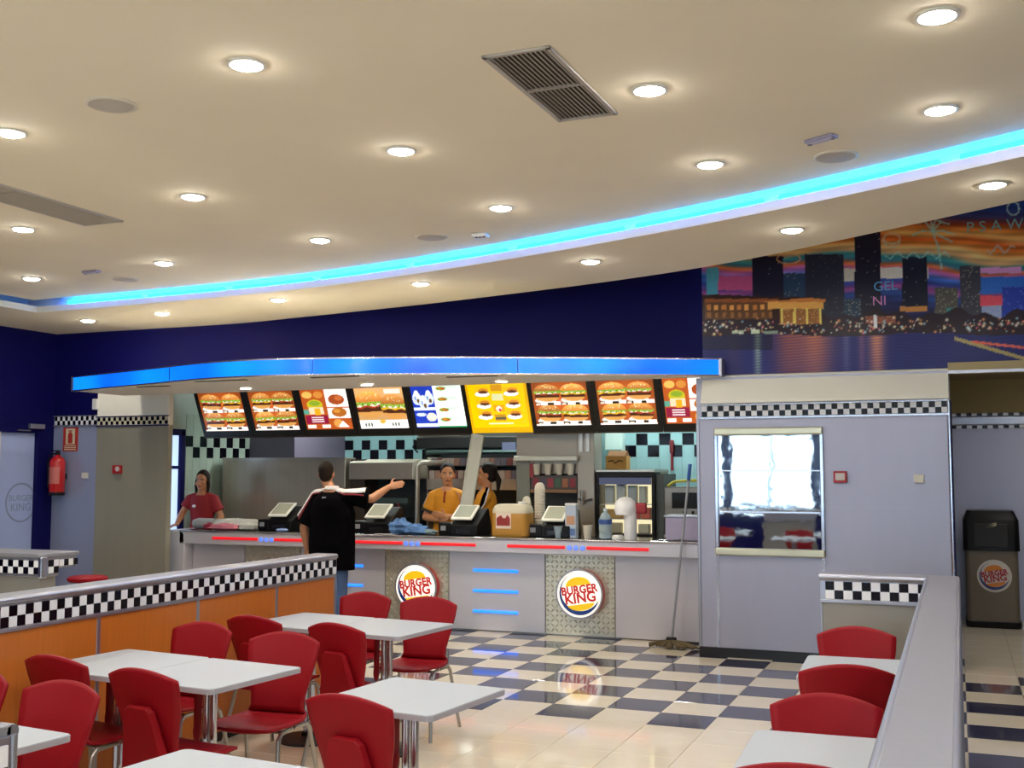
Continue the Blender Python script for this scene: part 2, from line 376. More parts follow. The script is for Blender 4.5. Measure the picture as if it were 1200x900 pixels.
# left-end column of the counter
col = MB().box(-9.64, -8.58, 10.58, 10.66, 0, 2.235).build('wall_column', mat('column_steel', '#a29d8c', .42, .3, .05, 2, aniso=(5, 5, .6))); struct(col, 'steel-clad column at the left end of the counter', 'column')
MB().box(-9.64, -8.58, 10.58, 10.66, 2.34, 2.66).build('column_head', CREAM, col)
b = MB(); b.box(-9.64, -8.58, 10.585, 10.66, 2.235, 2.34); b.build('band_backing', CREAM, col)
b = MB(); checker(b, -9.63, -8.59, 2.245, 2.335, 26, 10.573, .012); tag(b.build('checker_tiles', [mat('ivory_tile', '#d8cfb4', .2), BLACK_T], col), kind='stuff')
b = MB(); b.box(-9.65, -8.57, 10.565, 10.585, 2.335, 2.352).box(-9.65, -8.57, 10.565, 10.585, 2.222, 2.243); b.build('band_trim', CHROME, col, .003)
b = MB(); checker(b, XL+.02, -9.66, 2.255, 2.36, 16, 10.588, .012); tag(b.build('checker_tiles', [WHITE_T, BLACK_T], ex), kind='stuff')
b = MB(); b.box(XL, -9.64, 10.582, 10.6, 2.36, 2.372).box(XL, -9.64, 10.582, 10.6, 2.24, 2.253); b.build('band_trim', ALU, ex)
b = MB(); b.box(XL, -9.62, 10.597, 10.6, 2.372, 2.66); b.build('upper_panel', BLUE, ex)
# glass door in the left wall
d1 = thing('door_1', 'frosted glass door in dark blue frame on left wall', 'door', (XL, 10.05, 0)); d1['kind'] = 'structure'
b = MB(); b.box(-.1, .015, -.39, -.29, 0, 2.24).box(-.1, .015, .29, .39, 0, 2.24).box(-.1, .015, -.29, .29, 2.15, 2.24).build('door_frame', BLUE, d1, .006)
FROST = mat('frosted_glass', '#a6b6e2', .35, var=.05)
MB().box(-.06, -.045, -.29, .29, 0, 2.15).build('pane', FROST, d1)
b = MB(); b.lathe([(.215, 0), (.235, 0), (.235, .002), (.215, .002)], 40, (-.045, .11, 1.32), 'x', False); b.build('etched_ring', mat('etched', '#8490b4', .5), d1)
tx = text_mesh('etched_lettering', 'BURGER', .1, mat('etched', '#8490b4', .5), d1, (-.044, .11, 1.37), (math.pi/2, 0, math.pi/2), .0005)
tx = text_mesh('etched_lettering', 'KING', .13, mat('etched', '#8490b4', .5), d1, (-.044, .11, 1.26), (math.pi/2, 0, math.pi/2), .0005)
b = MB(); b.box(.015, .07, .12, .34, 2.2, 2.26).box(.02, .05, -.05, .14, 2.17, 2.185); b.build('door_closer', ALU, d1, .008)
MB().box(-.04, .01, -.30, -.275, 0, 2.15).build('edge_strip', WHITE, d1)
# ---- shop front behind the camera (seen only in the wavy steel mirror)
b = MB(); b.box(XL, XR, YF-.12, YF, 0, .78).box(XL, XR, YF-.12, YF, 2.5, 4.25)
WX = [XL+.1, -8.3, -6.45, -4.6, -2.75, -.9, .95, XR-.1]
for x in WX: b.box(x-.09, x+.09, YF-.12, YF, .78, 2.5)
wf = b.build('wall_front', BLUE); struct(wf, 'dark blue shop front with large windows opposite the counter', 'wall')
b = MB(); checker(b, XL, XR, .80, .92, 220, YF, .02); tag(b.build('checker_tiles', [WHITE_T, BLACK_T], wf), kind='stuff')
for k in range(len(WX)-1):
    w = thing('window_%d' % (k+1), 'large shop window looking out to daylight', 'window', ((WX[k]+WX[k+1])/2, YF-.06, 0)); w['kind'] = 'structure'; w['group'] = 'shop front windows'
    hw = (WX[k+1]-WX[k])/2-.09
    b = MB(); b.box(-hw, hw, -.02, .02, .92, .95).box(-hw, hw, -.02, .02, 2.47, 2.5).box(-.02, .02, -.02, .02, .95, 2.47); b.build('window_frame', ALU, w)
    for s in (-1, 1):
        MB().box(min(0, s*hw)+.02, max(0, s*hw)-.02, -.003, .003, .95, 2.47).build('pane', mat('window_glass', '#b8c6ce', .0, trans=1, ior=1.02), w)
# ================================================================== half walls
HW_Z = 1.075
CAPM = mat('grey_cap_laminate', '#8b8b91', .4, .25, .05, 30)
ti_w = MB().box(-.0252, .0252, -.006, 0, -.0252, .0252).mesh('tile', WHITE_T)
ti_k = MB().box(-.0252, .0252, -.006, 0, -.0252, .0252).mesh('tile', BLACK_T)
def half_wall(root, L, t, M, panel, joints, single=(0, 0), back=False, capx=(0, 0), flip=0, endtiles=False):
    """runs along local +x from 0 to L, front face at y=0 looking to -y; M places it under root"""
    b = MB(); b.M = M; b.box(0, L, .012, t-.012, 0, 1.03).build('core', GREYPANEL, root)
    xs = sorted([0]+[j for j in joints if 0 < j < L]+[L])
    for a, c in zip(xs[:-1], xs[1:]):
        b = MB(); b.M = M; b.box(a+.014, c-.014, 0, .012, .06, .903).build('panel', panel, root)
        if back:
            b = MB(); b.M = M; b.box(a+.014, c-.014, t-.012, t, .06, .903).build('panel', panel, root)
    for x in xs:
        b = MB(); b.M = M; b.box(max(0, x-.014), min(L, x+.014), -.004, .012, .0, .903).build('joint_strip', ALU, root, .003)
    b = MB(); b.M = M; b.box(0, L, 0, t, 0, .06).build('plinth', KICK, root)
    b = MB(); b.M = M
    b.box(0, L, -.012, .012, .903, .924).box(0, L, -.006, .012, .922, 1.036).box(0, L, -.012, .012, 1.034, 1.05)
    b.box(0, L, t-.012, t+.012, .885, 1.05)
    b.build('rail', ALU, root, .003)
    b = MB(); b.M = M; b.tube([(0, -.006, 1.056), (L, -.006, 1.056)], .019, 10).tube([(0, t+.006, 1.056), (L, t+.006, 1.056)], .019, 10); b.build('edge_tube', ALU, root)
    b = MB(); b.M = M; b.box(0-capx[0], L+capx[1], -.004, t+.004, 1.046, HW_Z).build('cap', CAPM, root, .005)
    b = MB(); b.M = M; b.box(L, L+.006, -.01, t+.01, .0, 1.05).build('end_plate', ALU, root, .002)
    if endtiles:
        for k in range(2):
            for r in range(2): inst('tile', ti_k if (k+r) % 2 else ti_w, root, M @ Vector((L+.006, t/2-.0262+k*.0525, .9525+r*.0525)), (0, 0, math.pi/2))
        for y in (-.004, t+.004):
            b = MB(); b.M = M; b.tube([(L+.004, y, 0), (L+.004, y, 1.05)], .010, 10).build('corner_tube', ALU, root)
        b = MB(); b.M = M; b.box(L+.005, L+.009, .01, t-.01, .0, .90).build('end_panel', KICK, root)
    p = .0525; n = int(L/p); rot = M.to_euler(); far = MB(); far.M = M
    for k in range(n):
        x = L-(k+.5)*p-.004
        for r in range(2):
            z = .9525+r*.0525; blk = (k+r+flip) % 2
            if single[0] <= x <= single[1]:
                inst('tile', ti_k if blk else ti_w, root, M @ Vector((x, -.006, z)), rot)
            else:
                far.cur = blk; far.box(x-.0252, x+.0252, -.012, -.006, z-.0252, z+.0252)
    if far.v: tag(far.build('checker_tiles', [WHITE_T, BLACK_T], root), kind='stuff')
hl = thing('half_wall', 'low divider with orange wood panels and checker rail, left of the tables', 'half wall', (-4.35, 1.0, 0))
half_wall(hl, 6.3, .15, Matrix.Rotation(math.pi/2, 4, 'Z'), WOOD, [6.3-.77-.85*k for k in range(7)], (2.95, 6.3))
hr = thing('half_wall', 'low grey divider with checker rail running between right tables and corridor', 'half wall', (-.172, 7.1, 0))
half_wall(hr, 5.9, .145, Matrix.Rotation(-math.pi/2, 4, 'Z'), GREYPANEL, [.9*k for k in range(1, 7)], (9, 9), True)
M = Matrix.Translation((-.62, -.12, 0)); half_wall(hr, .615, .12, M, GREYPANEL, [], (0, 2), capx=(.005, .0))
hs = thing('half_wall', 'rounded end of a checkered divider at the lower left corner', 'half wall', (-2.95, 1.97, 0))
half_wall(hs, .79, .14, Matrix.Identity(4), GREYPANEL, [], (.5, 1), endtiles=True)
# bar shelf far left
hb = thing('bar_ledge', 'grey stand-up bar with checkered edge beside the glass door', 'bar', (-10.3, 6.72, 0))
b = MB(); b.box(0, 3.66, 0, .16, 0, .9).build('wall', GREYPANEL, hb)
b = MB(); b.prism([(0, -.03), (3.66, -.03), (3.70, 0), (3.70, .37), (0, .37)], 'z', 1.02, 1.05).build('worktop', CAPM, hb, .006)
b = MB(); b.box(0, 3.69, -.025, .16, .87, 1.02).box(3.6, 3.69, .16, .35, .93, 1.02); b.build('apron', ALU, hb, .004)
b = MB(); w = .0525
for k in range(70):
    for r in range(2):
        b.cur = (k+r) % 2; b.box(k*w, (k+1)*w-.002, -.031, -.025, .895+r*w, .895+(r+1)*w-.002)
for k in range(4):
    b.cur = k % 2; b.box(3.69, 3.696, .16+k*w*.95, .16+(k+1)*w*.95-.002, .945, .995)
for k in range(2):
    for r in range(2): b.cur = (k+r) % 2; b.box(3.69, 3.696, .05+k*w, .05+(k+1)*w-.002, .895+r*w, .895+(r+1)*w-.002)
tag(b.build('checker_tiles', [WHITE_T, BLACK_T], hb), kind='stuff')
b = MB(); b.box(3.66, 3.705, -.033, .03, .86, 1.03).build('corner_post', CHROME, hb, .012)
so = thing('stool', 'red round bar stool half hidden behind the checkered bar', 'stool', (-7.30, 7.95, 0))
MB().lathe([(.02, .70), (.16, .70), (.175, .715), (.175, .735), (.15, .75), (.02, .752)], 24).build('seat', RED, so)
MB().lathe([(.02, .02), (.02, .70)], 12).build('post', LEGM, so)
MB().lathe([(.19, 0), (.19, .012), (.03, .03), (.02, .04)], 24).build('base', LEGM, so)

# ================================================================== tables
def make_table(sx, sy, label, loc, rz, group):
    t = thing('table', label, 'table', loc, rz, group)
    b = MB(); P = b.rrect(sx, sy, .03, 5); b.prism(P, 'z', .726, .7405); b.build('tabletop', TABLE_M, t, .002)
    b = MB(); P = b.rrect(sx+.006, sy+.006, .033, 5); Q = b.rrect(sx-.03, sy-.03, .02, 5)
    b.loft([[(x, y, .712) for x, y in Q], [(x, y, .716) for x, y in P], [(x, y, .737) for x, y in P], [(x, y, .737) for x, y in Q]], True, False); b.build('edge_band', TABLE_E, t)
    b = MB()
    for s in (-1, 1): b.tube([(s*.022, 0, .02), (s*.022, 0, .70)], .0185, 12)
    b.build('post', CHROME, t)
    MB().box(-.12, .12, -.12, .12, .700, .714).build('mounting_plate', LEGM, t)
    MB().lathe([(.20, 0), (.20, .008), (.17, .018), (.05, .028), (.045, .05), (.02, .05)], 28).build('base', mat('dark_base', '#26262a', .4, .6), t)
    b = MB(); b.box(-.085, -.067, -.02, .02, .47, .705); b.build('hanger', RED, t, .004)
    b = MB(); b.ball((-.076, 0, .46), (.014, .028, .055)); b.build('hook_pad', RED, t)
    return t
RZ = math.radians(-6); TG = 'square white tables'
for x, y, lab in ((-3.31, 4.43, 'white square table in the middle of the left block, corner free toward the aisle'),
                  (-3.90, 4.50, 'white square table against the orange divider, nearer pair'),
                  (-3.27, 6.11, 'white square table of the far pair, nearest the counter aisle'),
                  (-3.86, 6.18, 'white square table of the far pair, against the orange divider'),
                  (-2.19, 4.31, 'white square table standing alone in the aisle left of the shiny floor'),
                  (-2.23, 2.86, 'white square table cut off by the bottom edge, left of centre'),
                  (-3.33, 2.94, 'white square table at the left edge behind the rounded divider end'),
                  (-3.93, 3.0, 'white square table at the left picture edge, mostly out of frame')):
    make_table(.59, .63, lab, (x, y, 0), RZ, TG)
make_table(.555, .66, 'white table beside the right divider, between facing red chairs', (-.455, 5.68, 0), math.radians(2), TG)
make_table(.53, .66, 'white table at the bottom right beside the divider', (-.44, 3.90, 0), math.radians(2), TG)

# ================================================================== chairs
def make_chair(label, loc, rz):
    t = thing('chair', label, 'chair', loc, rz, 'red moulded chairs with silver legs')
    def back_y(z): return -.155-.105*max(0, (z-.45))/.4
    rows = []
    for z, hw in ((.452, .165), (.48, .152), (.53, .156), (.59, .172), (.66, .19), (.73, .203), (.785, .208), (.80, .207)):
        row = []
        for k in range(13):
            q = -1+2*k/12; arch = .045*(1-q*q)*max(0, (z-.6)/.2)
            row.append((q*hw, back_y(z+arch)+.028*q*q*min(1, (z-.42)/.2), z+arch))
        rows.append(row)
    b = MB(); b.grid(rows); o = b.build('backrest', RED, t)
    s = o.modifiers.new('ply', 'SOLIDIFY'); s.thickness = .013; s.offset = -1
    rows = []
    for y, z, hw in ((.215, .425, .15), (.205, .437, .178), (.17, .445, .196), (.08, .441, .203), (-.02, .436, .198), (-.10, .436, .185), (-.14, .441, .172), (-.157, .455, .163)):
        rows.append([(q*hw, y-.012*q*q*(1 if y > .1 else 0), z+.008*q*q) for q in (-1+2*k/12 for k in range(13))])
    b = MB(); b.grid(rows); o = b.build('seat', RED, t)
    s = o.modifiers.new('ply', 'SOLIDIFY'); s.thickness = .014; s.offset = -1
    # moulded pad on the rear of the backrest
    b = MB(); P0 = [(-.145, .40), (.145, .40), (.085, .665), (.06, .685), (-.06, .685), (-.085, .665)]
    front = [(x, back_y(z)-.006, z) for x, z in P0]; rear = [(x*.9, back_y(z)-.045+.01*(z > .6), z-.006*(z > .6)) for x, z in P0]
    b.loft([front, rear], True, False); b.build('rear_pad', RED, t, .006)
    # arched inlay on the front
    b = MB(); P1 = [(-.105, .47), (.105, .47)]+[(.085*math.cos(a), .60+.05*math.sin(a)) for a in (math.pi*k/8 for k in range(9))]
    b.loft([[(x, back_y(z)+.003, z) for x, z in P1], [(x*.97, back_y(z)+.010, z) for x, z in P1]], True, False); b.build('inlay', RED, t, .002)
    for s in (-1, 1):
        b = MB(); b.tube([(s*.215, .225, 0), (s*.19, .17, .33), (s*.187, .162, .385), (s*.183, .13, .412), (s*.18, .02, .416)], .0115, 8).build('leg', LEGM, t)
        b = MB(); b.tube([(s*.215, -.25, 0), (s*.19, -.165, .33), (s*.187, -.15, .385), (s*.183, -.12, .412), (s*.18, .0, .416)], .0115, 8).build('leg', LEGM, t)
    b = MB(); b.tube([(-.18, .10, .412), (.18, .10, .412)], .009, 8).tube([(-.18, -.08, .412), (.18, -.08, .412)], .009, 8).build('crossbar', LEGM, t)
    return t
R = math.radians
# back position (x, y at the top of the backrest), facing +1 = seat toward the counter, -1 = toward the camera
CH = [(-3.91, 4.03, 1, -6, 'red chair with its back to us at the nearer table pair, by the orange divider'),
      (-3.30, 3.90, 1, -7, 'red chair with its back to us and rear pad showing, centre of the left block'),
      (-2.19, 3.74, 1, -8, 'red chair with its back to us, drawn up to the lone aisle table'),
      (-3.885, 5.56, 1, -6, 'red chair seen from behind at the far table pair, by the orange divider'),
      (-3.27, 5.46, 1, -10, 'red chair seen from behind with rear pad at the far table pair, aisle side'),
      (-.472, 5.13, 1, 12, 'middle red chair of the right row, darker back turned to us'),
      (-3.95, 5.24, -1, -3, 'red chair facing us behind the nearer table pair, beside the orange divider'),
      (-3.31, 5.08, -1, 4, 'red chair facing us with seat showing, at the aisle end of the nearer pair'),
      (-3.87, 6.95, -1, -3, 'red chair facing us behind the far table pair, below the black shirt'),
      (-3.33, 6.84, -1, 2, 'red chair facing us at the far table end, before the left round sign'),
      (-3.37, 3.58, -1, -3, 'large red chair facing us at the left edge table'),
      (-3.93, 3.66, -1, -3, 'red chair cut off by the left picture edge'),
      (-.54, 6.40, -1, 8, 'farthest red chair of the right row, before the checkered end wall'),
      (-.494, 4.45, -1, 10, 'nearest full red chair of the right row, facing us behind the bottom table'),
      (-.45, 3.36, 1, 4, 'red chair top just peeking over the bottom picture edge at right')]
first = None
for x, y, f, a, lab in CH:
    rz = R(a) + (0 if f > 0 else math.pi)
    off = Matrix.Rotation(rz, 3, 'Z') @ Vector((0, .25, 0)); loc = (x+off.x, y+off.y, 0)
    if first is None: first = make_chair(lab, loc, rz)
    else: dup(first, loc, rz, lab)

# ================================================================== round brand sign (used on counter and bin)
SIGN_W = mat('lit_sign_white', '#f4f4ee', .3, emit='#fff8ec', es=.5)
SIGN_Y = mat('lit_sign_yellow', '#f2c414', .3, emit='#f2c010', es=.35)
SIGN_R = mat('lit_sign_red', '#b0201c', .3, emit='#b01812', es=.4)
SIGN_B = mat('lit_sign_blue', '#14306e', .3, emit='#10306e', es=.3)
PS_W = mat('print_white', '#c9c2b8', .4); PS_O = mat('print_orange', '#d07a1c', .4); PS_R = mat('print_red', '#a81820', .4); PS_B = mat('print_blue', '#1c2c70', .4)
def sign_face(root, R_, c, mats, y):
    """face looking to -y at plane y, centred on c=(x,z), tilted lettering"""
    W, Yc, Rd, Bl = mats; cx, cz = c; tl = math.radians(9)
    def rot(p): return (cx+p[0]*math.cos(tl)-p[1]*math.sin(tl), cz+p[0]*math.sin(tl)+p[1]*math.cos(tl))
    b = MB(); b.prism([(cx+R_*math.cos(2*math.pi*k/48), cz+R_*math.sin(2*math.pi*k/48)) for k in range(48)], 'y', y-.004, y).build('sign_face', W, root)
    n = 20
    top = [(.56*R_*math.cos(math.pi*k/n), .36*R_+.36*R_*math.sin(math.pi*k/n)) for k in range(n+1)]
    bot = [(.60*R_*math.cos(math.pi*k/n), -.44*R_-.27*R_*math.sin(math.pi*k/n)) for k in range(n+1)]
    for P in (top, bot): b = MB(); b.prism([rot(p) for p in P], 'y', y-.006, y-.004).build('bun', Yc, root)
    arc = []
    for k in range(37):
        a = math.radians(112+(345-112)*k/36); w = .19*math.sin(math.pi*(k/36)**1.6)+.012
        arc.append((R_*.90*math.cos(a), R_*.90*math.sin(a), w))
    outer = [(x, z) for x, z, w in arc]; inner = [(x*(1-w), z*(1-w)) for x, z, w in arc][::-1]
    b = MB(); N = len(arc)
    b.loft([[(cx+outer[i][0], y-.006, cz+outer[i][1]), (cx+inner[N-1-i][0], y-.006, cz+inner[N-1-i][1]), (cx+inner[N-1-i][0], y-.004, cz+inner[N-1-i][1]), (cx+outer[i][0], y-.004, cz+outer[i][1])] for i in range(N)], True, False); b.build('crescent', Bl, root)
    for s, dz, sz, sx in (('BURGER', .17, .47, .92), ('KING', -.19, .58, 1.0)):
        p = rot((.02*R_, dz*R_)); text_mesh('lettering', s, sz*R_, Rd, root, (p[0], y-.007, p[1]), (math.pi/2, -tl, 0), .0015, .017*R_, 1.02, sx)
# ================================================================== bin in the corridor
bn = thing('litter_bin', 'tall taupe litter bin with black top and round logo in the corridor', 'bin', (.32, 13.45, 0))
TAUPE = mat('taupe_panel', '#6e6455', .5, .2)
def rr_loft(b, levels):
    b.loft([[(x, y, z) for x, y in b.rrect(w, d, r, 4)] for w, d, r, z in levels], True, True)
b = MB(); rr_loft(b, [(.54, .5, .06, 0), (.56, .52, .06, .02), (.56, .52, .06, .07)]); b.build('base', BLACK, bn)
b = MB(); rr_loft(b, [(.53, .49, .05, .07), (.53, .49, .05, .83)]); b.build('body', TAUPE, bn)
b = MB(); rr_loft(b, [(.57, .53, .06, .83), (.56, .52, .06, 1.16), (.54, .50, .06, 1.18), (.47, .47, .05, 1.26)]); b.build('hood', BLACK, bn)
MB().box(-.17, .17, -.268, -.255, .87, 1.12).build('flap', mat('bin_flap', '#120e0c', .5), bn, .01)
b = MB()
for k in range(3): b.prism([(-.06+k*.02, 1.075+k*.02), (.0+k*.02, 1.09+k*.02), (.06, 1.115+.01*k), (.05, 1.10+k*.012)], 'y', -.272, -.268)
b.build('emblem', mat('bin_print', '#c9b98c', .4), bn)
b = MB(); b.prism([(.02+.175*math.cos(2*math.pi*k/40), .56+.175*math.sin(2*math.pi*k/40)) for k in range(40)], 'y', -.25, -.244).build('sign_plate', PS_W, bn)
sign_face(bn, .165, (.02, .56), (PS_W, PS_O, PS_R, PS_B), -.25)

# ================================================================== wavy mirror panel in the lilac wall
mp_ = thing('mirror_panel', 'wavy mirror-finish steel panel in silver frame on lilac wall', 'panel', (-1.595, YW, 0))
m = mat('mirror_steel', '#b9c2ca', .03, 1, .01, bump=.03, bscale=5); 
MB().box(-.46, .46, -.006, -.001, .95, 2.06).build('mirror_sheet', m, mp_)
b = MB(); b.box(-.49, -.455, -.03, 0, .93, 2.09).build('side_bar', CHROME, mp_, .006)
b = MB(); b.box(.455, .49, -.03, 0, .93, 2.09).build('side_bar', CHROME, mp_, .006)
b = MB(); b.box(-.49, .49, -.05, 0, 2.02, 2.09).build('top_bar', mat('pale_brass', '#c8c2a8', .3, .7), mp_, .012)
b = MB(); b.box(-.49, .49, -.06, 0, .925, .99).build('sill', mat('pale_brass', '#c8c2a8', .3, .7), mp_, .012)
b = MB(); b.box(-.455, .455, -.02, -.004, 1.31, 1.33).build('cross_bar', CHROME, mp_, .004)
b = MB(); b.box(-.455, .455, -.012, -.004, 1.69, 1.70).build('cross_bar', CHROME, mp_, .002)
# small wall fittings
def plate(name, label, cat, loc, w, h, d, m, extra=None):
    t = thing(name, label, cat, loc)
    MB().box(-w/2, w/2, -d, 0, -h/2, h/2).build('box', m, t, .006)
    if extra: extra(t)
    return t
REDP = mat('red_alarm', '#a51820', .4)
def al_x(t):
    MB().box(-.04, .04, -.049, -.044, -.028, .034).build('call_plate', mat('call_white', '#c8c0bc', .4), t)
plate('alarm_button', 'red fire alarm call point on the lilac wall', 'alarm', (-.965, YW, 1.64), .115, .105, .045, REDP, al_x)
plate('wall_switch', 'small cream switch box on the lilac wall near the corner', 'switch', (-.309, YW, 1.626), .085, .075, .03, mat('cream_plastic', '#cfcabc', .5))
def al_y(t): MB().lathe([(.03, -.05), (.03, -.045)], 16, (.02, 0, .005), 'y').build('button', mat('call_white', '#c8c0bc', .4), t)
plate('alarm_button', 'red fire alarm call point on the steel column', 'alarm', (-9.295, 10.58, 1.714), .12, .1, .045, REDP, al_y)
plate('wall_switch', 'small cream switch box beside the fire extinguisher', 'switch', (-9.81, 10.6, 1.64), .09, .07, .025, mat('cream_plastic', '#cfcabc', .5))
plate('motion_sensor', 'white rounded sensor on the dark blue wall left of the canopy', 'sensor', (-9.66, 10.597, 2.50), .075, .13, .05, WHITE)
# extinguisher + sign
sg = thing('fire_sign', 'red and white fire extinguisher sign above the red cylinder', 'sign', (-10.06, 10.6, 2.08))
MB().box(-.115, .115, -.006, 0, -.145, .145).build('plate', mat('sign_red', '#b02a20', .5), sg)
MB().box(-.07, .07, -.009, -.006, -.06, .13).build('pictogram_field', mat('sign_cream', '#d8cfae', .5), sg)
b = MB(); b.prism([(-.035, -.05), (.035, -.05), (.035, .06), (.015, .09), (-.015, .09), (-.035, .06)], 'y', -.011, -.009).box(-.03, .03, -.011, -.009, .095, .11).build('pictogram', mat('sign_red', '#b02a20', .5), sg)
b = MB()
for k in range(3): b.box(-.09, .09, -.009, -.006, -.085-k*.022, -.075-k*.022)
b.build('caption_lines', mat('sign_cream', '#d8cfae', .5), sg)
ex_ = thing('fire_extinguisher', 'red fire extinguisher hung on the wall by the blue door frame', 'extinguisher', (-10.13, 10.47, 1.40))
MB().lathe([(.02, 0), (.085, 0), (.092, .012), (.092, .40), (.075, .445), (.035, .475), (.03, .49)], 24).build('cylinder', mat('extinguisher_red', '#c0171a', .25, coat=.4), ex_)
MB().lathe([(.094, 0), (.094, .04), (.085, .0)], 24).build('foot_ring', BLACK, ex_)
b = MB(); b.box(-.02, .02, -.02, .02, .485, .53).box(-.11, .03, -.012, .012, .53, .545).box(-.10, .02, -.01, .01, .505, .515); b.build('valve', mat('dark_metal', '#28262a', .4, .7), ex_, .003)
b = MB(); b.tube([(-.02, 0, .5), (-.08, -.02, .5), (-.115, -.03, .42), (-.115, -.03, .2), (-.11, -.03, .1)], .011, 8).build('hose', BLACK, ex_)
b = MB(); rows = []
for z in (.14, .34): rows.append([(.0935*math.cos(a), .0935*math.sin(a), z) for a in (math.radians(-150+120*k/10) for k in range(11))])
b.grid(rows).build('label_sticker', mat('sticker', '#c86a60', .5), ex_)
MB().box(-.03, .03, .09, .13, .2, .26).build('bracket', mat('dark_metal', '#28262a', .4, .7), ex_)
# ================================================================== service counter
CX0, CX1 = -8.56, -2.27
ct = thing('service_counter', 'long metal service counter with red light strips and round signs', 'counter', (0, 0, 0))
PANEL = mat('counter_panel', '#c6c2c8', .36, .3, .04, 1.2, aniso=(1, 6, 10))
MB().box(CX0+.06, CX1, 11.0, 11.32, 0, .98).build('body', GREYPANEL, ct)
MB().box(CX0+.08, CX1, 10.985, 11.0, 0, .07).build('kick', STEEL, ct)
DP = [(-7.74, -6.98), (-5.89, -5.12), (-4.01, -3.26)]
xs = [CX0+.08]+[v for p in DP for v in p]+[CX1]
for k in range(0, len(xs), 2): MB().box(xs[k]+.006, xs[k+1]-.006, 10.95, 11.0, .015, .84).build('panel', PANEL, ct, .003)
DIAM = mat('diamond_plate', '#cfc9b6', .28, .55, .06)
for x0, x1 in DP:
    b = MB(); b.box(x0+.004, x1-.004, 10.955, 11.0, .015, .84)
    nx, nz = 15, 16
    for i in range(nx):
        for j in range(nz):
            cx = x0+(i+.5)*(x1-x0)/nx; cz = .03+(j+.5)*.80/nz; s = 1 if (i+j) % 2 else -1
            a = s*math.radians(45); dx, dz = math.cos(a), math.sin(a); l, w = .024, .010
            P = [(cx+dx*l, cz+dz*l), (cx-dz*w, cz+dx*w), (cx-dx*l, cz-dz*l), (cx+dz*w, cz-dx*w)]
            o = len(b.v); b.v += [(p[0], 10.955, p[1]) for p in P]+[(cx+dx*l*.5, 10.940, cz+dz*l*.5), (cx-dx*l*.5, 10.940, cz-dz*l*.5)]
            for f in ((0, 1, 4), (1, 5, 4), (1, 2, 5), (2, 3, 5), (3, 4, 5), (3, 0, 4)): b.f.append(tuple(o+q for q in f)); b.m.append(0); b.sm.append(False)
    dpo = b.build('diamond_plate_panel', DIAM, ct)
b = MB(); b.prism([(10.80, .845), (10.80, .975), (10.815, .992), (10.98, .992), (10.98, .83), (10.93, .83)], 'x', CX0, CX1).build('fascia', PANEL, ct, .004)
MB().box(CX0, CX1, 10.79, 11.40, .992, 1.0).build('worktop', mat('dark_steel_top', '#4a4c48', .2, .8), ct, .002)
b = MB(); b.tube([(CX0, 10.797, .99), (CX1, 10.797, .99)], .012, 8).build('worktop_nosing', CHROME, ct)
b = MB(); b.prism([(CX0-.17, .0), (CX0+.08, 0), (CX0+.08, .96), (CX0+.04, 1.0), (CX0-.17, 1.0)], 'y', 10.80, 11.38).build('end_pillar', PANEL, ct, .02)
REDL = mat('red_strip_light', '#b81020', .3, emit='#d80818', es=.8)
for x0, x1 in ((-8.08, -7.46), (-7.23, -6.62), (-6.22, -5.60), (-5.375, -4.735), (-4.375, -3.74), (-3.505, -2.86)):
    b = MB(); b.tube([(x0, 10.799, .915), (x1, 10.799, .915)], .0165, 8).build('red_strip', REDL, ct)
BLD = mat('blue_spot_light', '#6a86e8', .3, emit='#4a70e8', es=.8)
for xc in (-7.345, -5.488, -3.623):
    for k in (-1, 0, 1):
        b = MB(); b.lathe([(.025, 0), (.025, -.008), (.012, -.012)], 14, (xc+k*.07, 10.80, .912), 'y').build('blue_spot', BLD, ct)
BLS = mat('blue_strip_light', '#1c74f0', .3, emit='#1a74ff', es=1.5)
for x0 in (-6.68, -4.825):
    for z in (.64, .425, .21):
        b = MB(); b.tube([(x0, 10.948, z), (x0+.51, 10.948, z)], .0155, 8).build('blue_strip', BLS, ct)
DRUM = mat('sign_drum_red', '#a81418', .35, emit='#a00c10', es=.15)
for cx, lab in ((-7.33, 'left round logo sign hidden by the orange divider'), (-5.47, 'round lit logo sign half hidden by a red chair'), (-3.61, 'round lit logo sign in full view on the counter')):
    s = thing('round_sign', lab, 'sign', (cx, 10.95, .445))
    MB().lathe([(.245, 0), (.245, -.085), (.2, -.085)], 48, axis='y').build('drum', DRUM, s)
    b = MB(); b.lathe([(.243, -.08), (.252, -.08), (.252, -.098), (.236, -.098)], 48, axis='y', cap=False).build('rim', ALU, s)
    sign_face(s, .238, (0, 0), (SIGN_W, SIGN_Y, SIGN_R, SIGN_B), -.086)

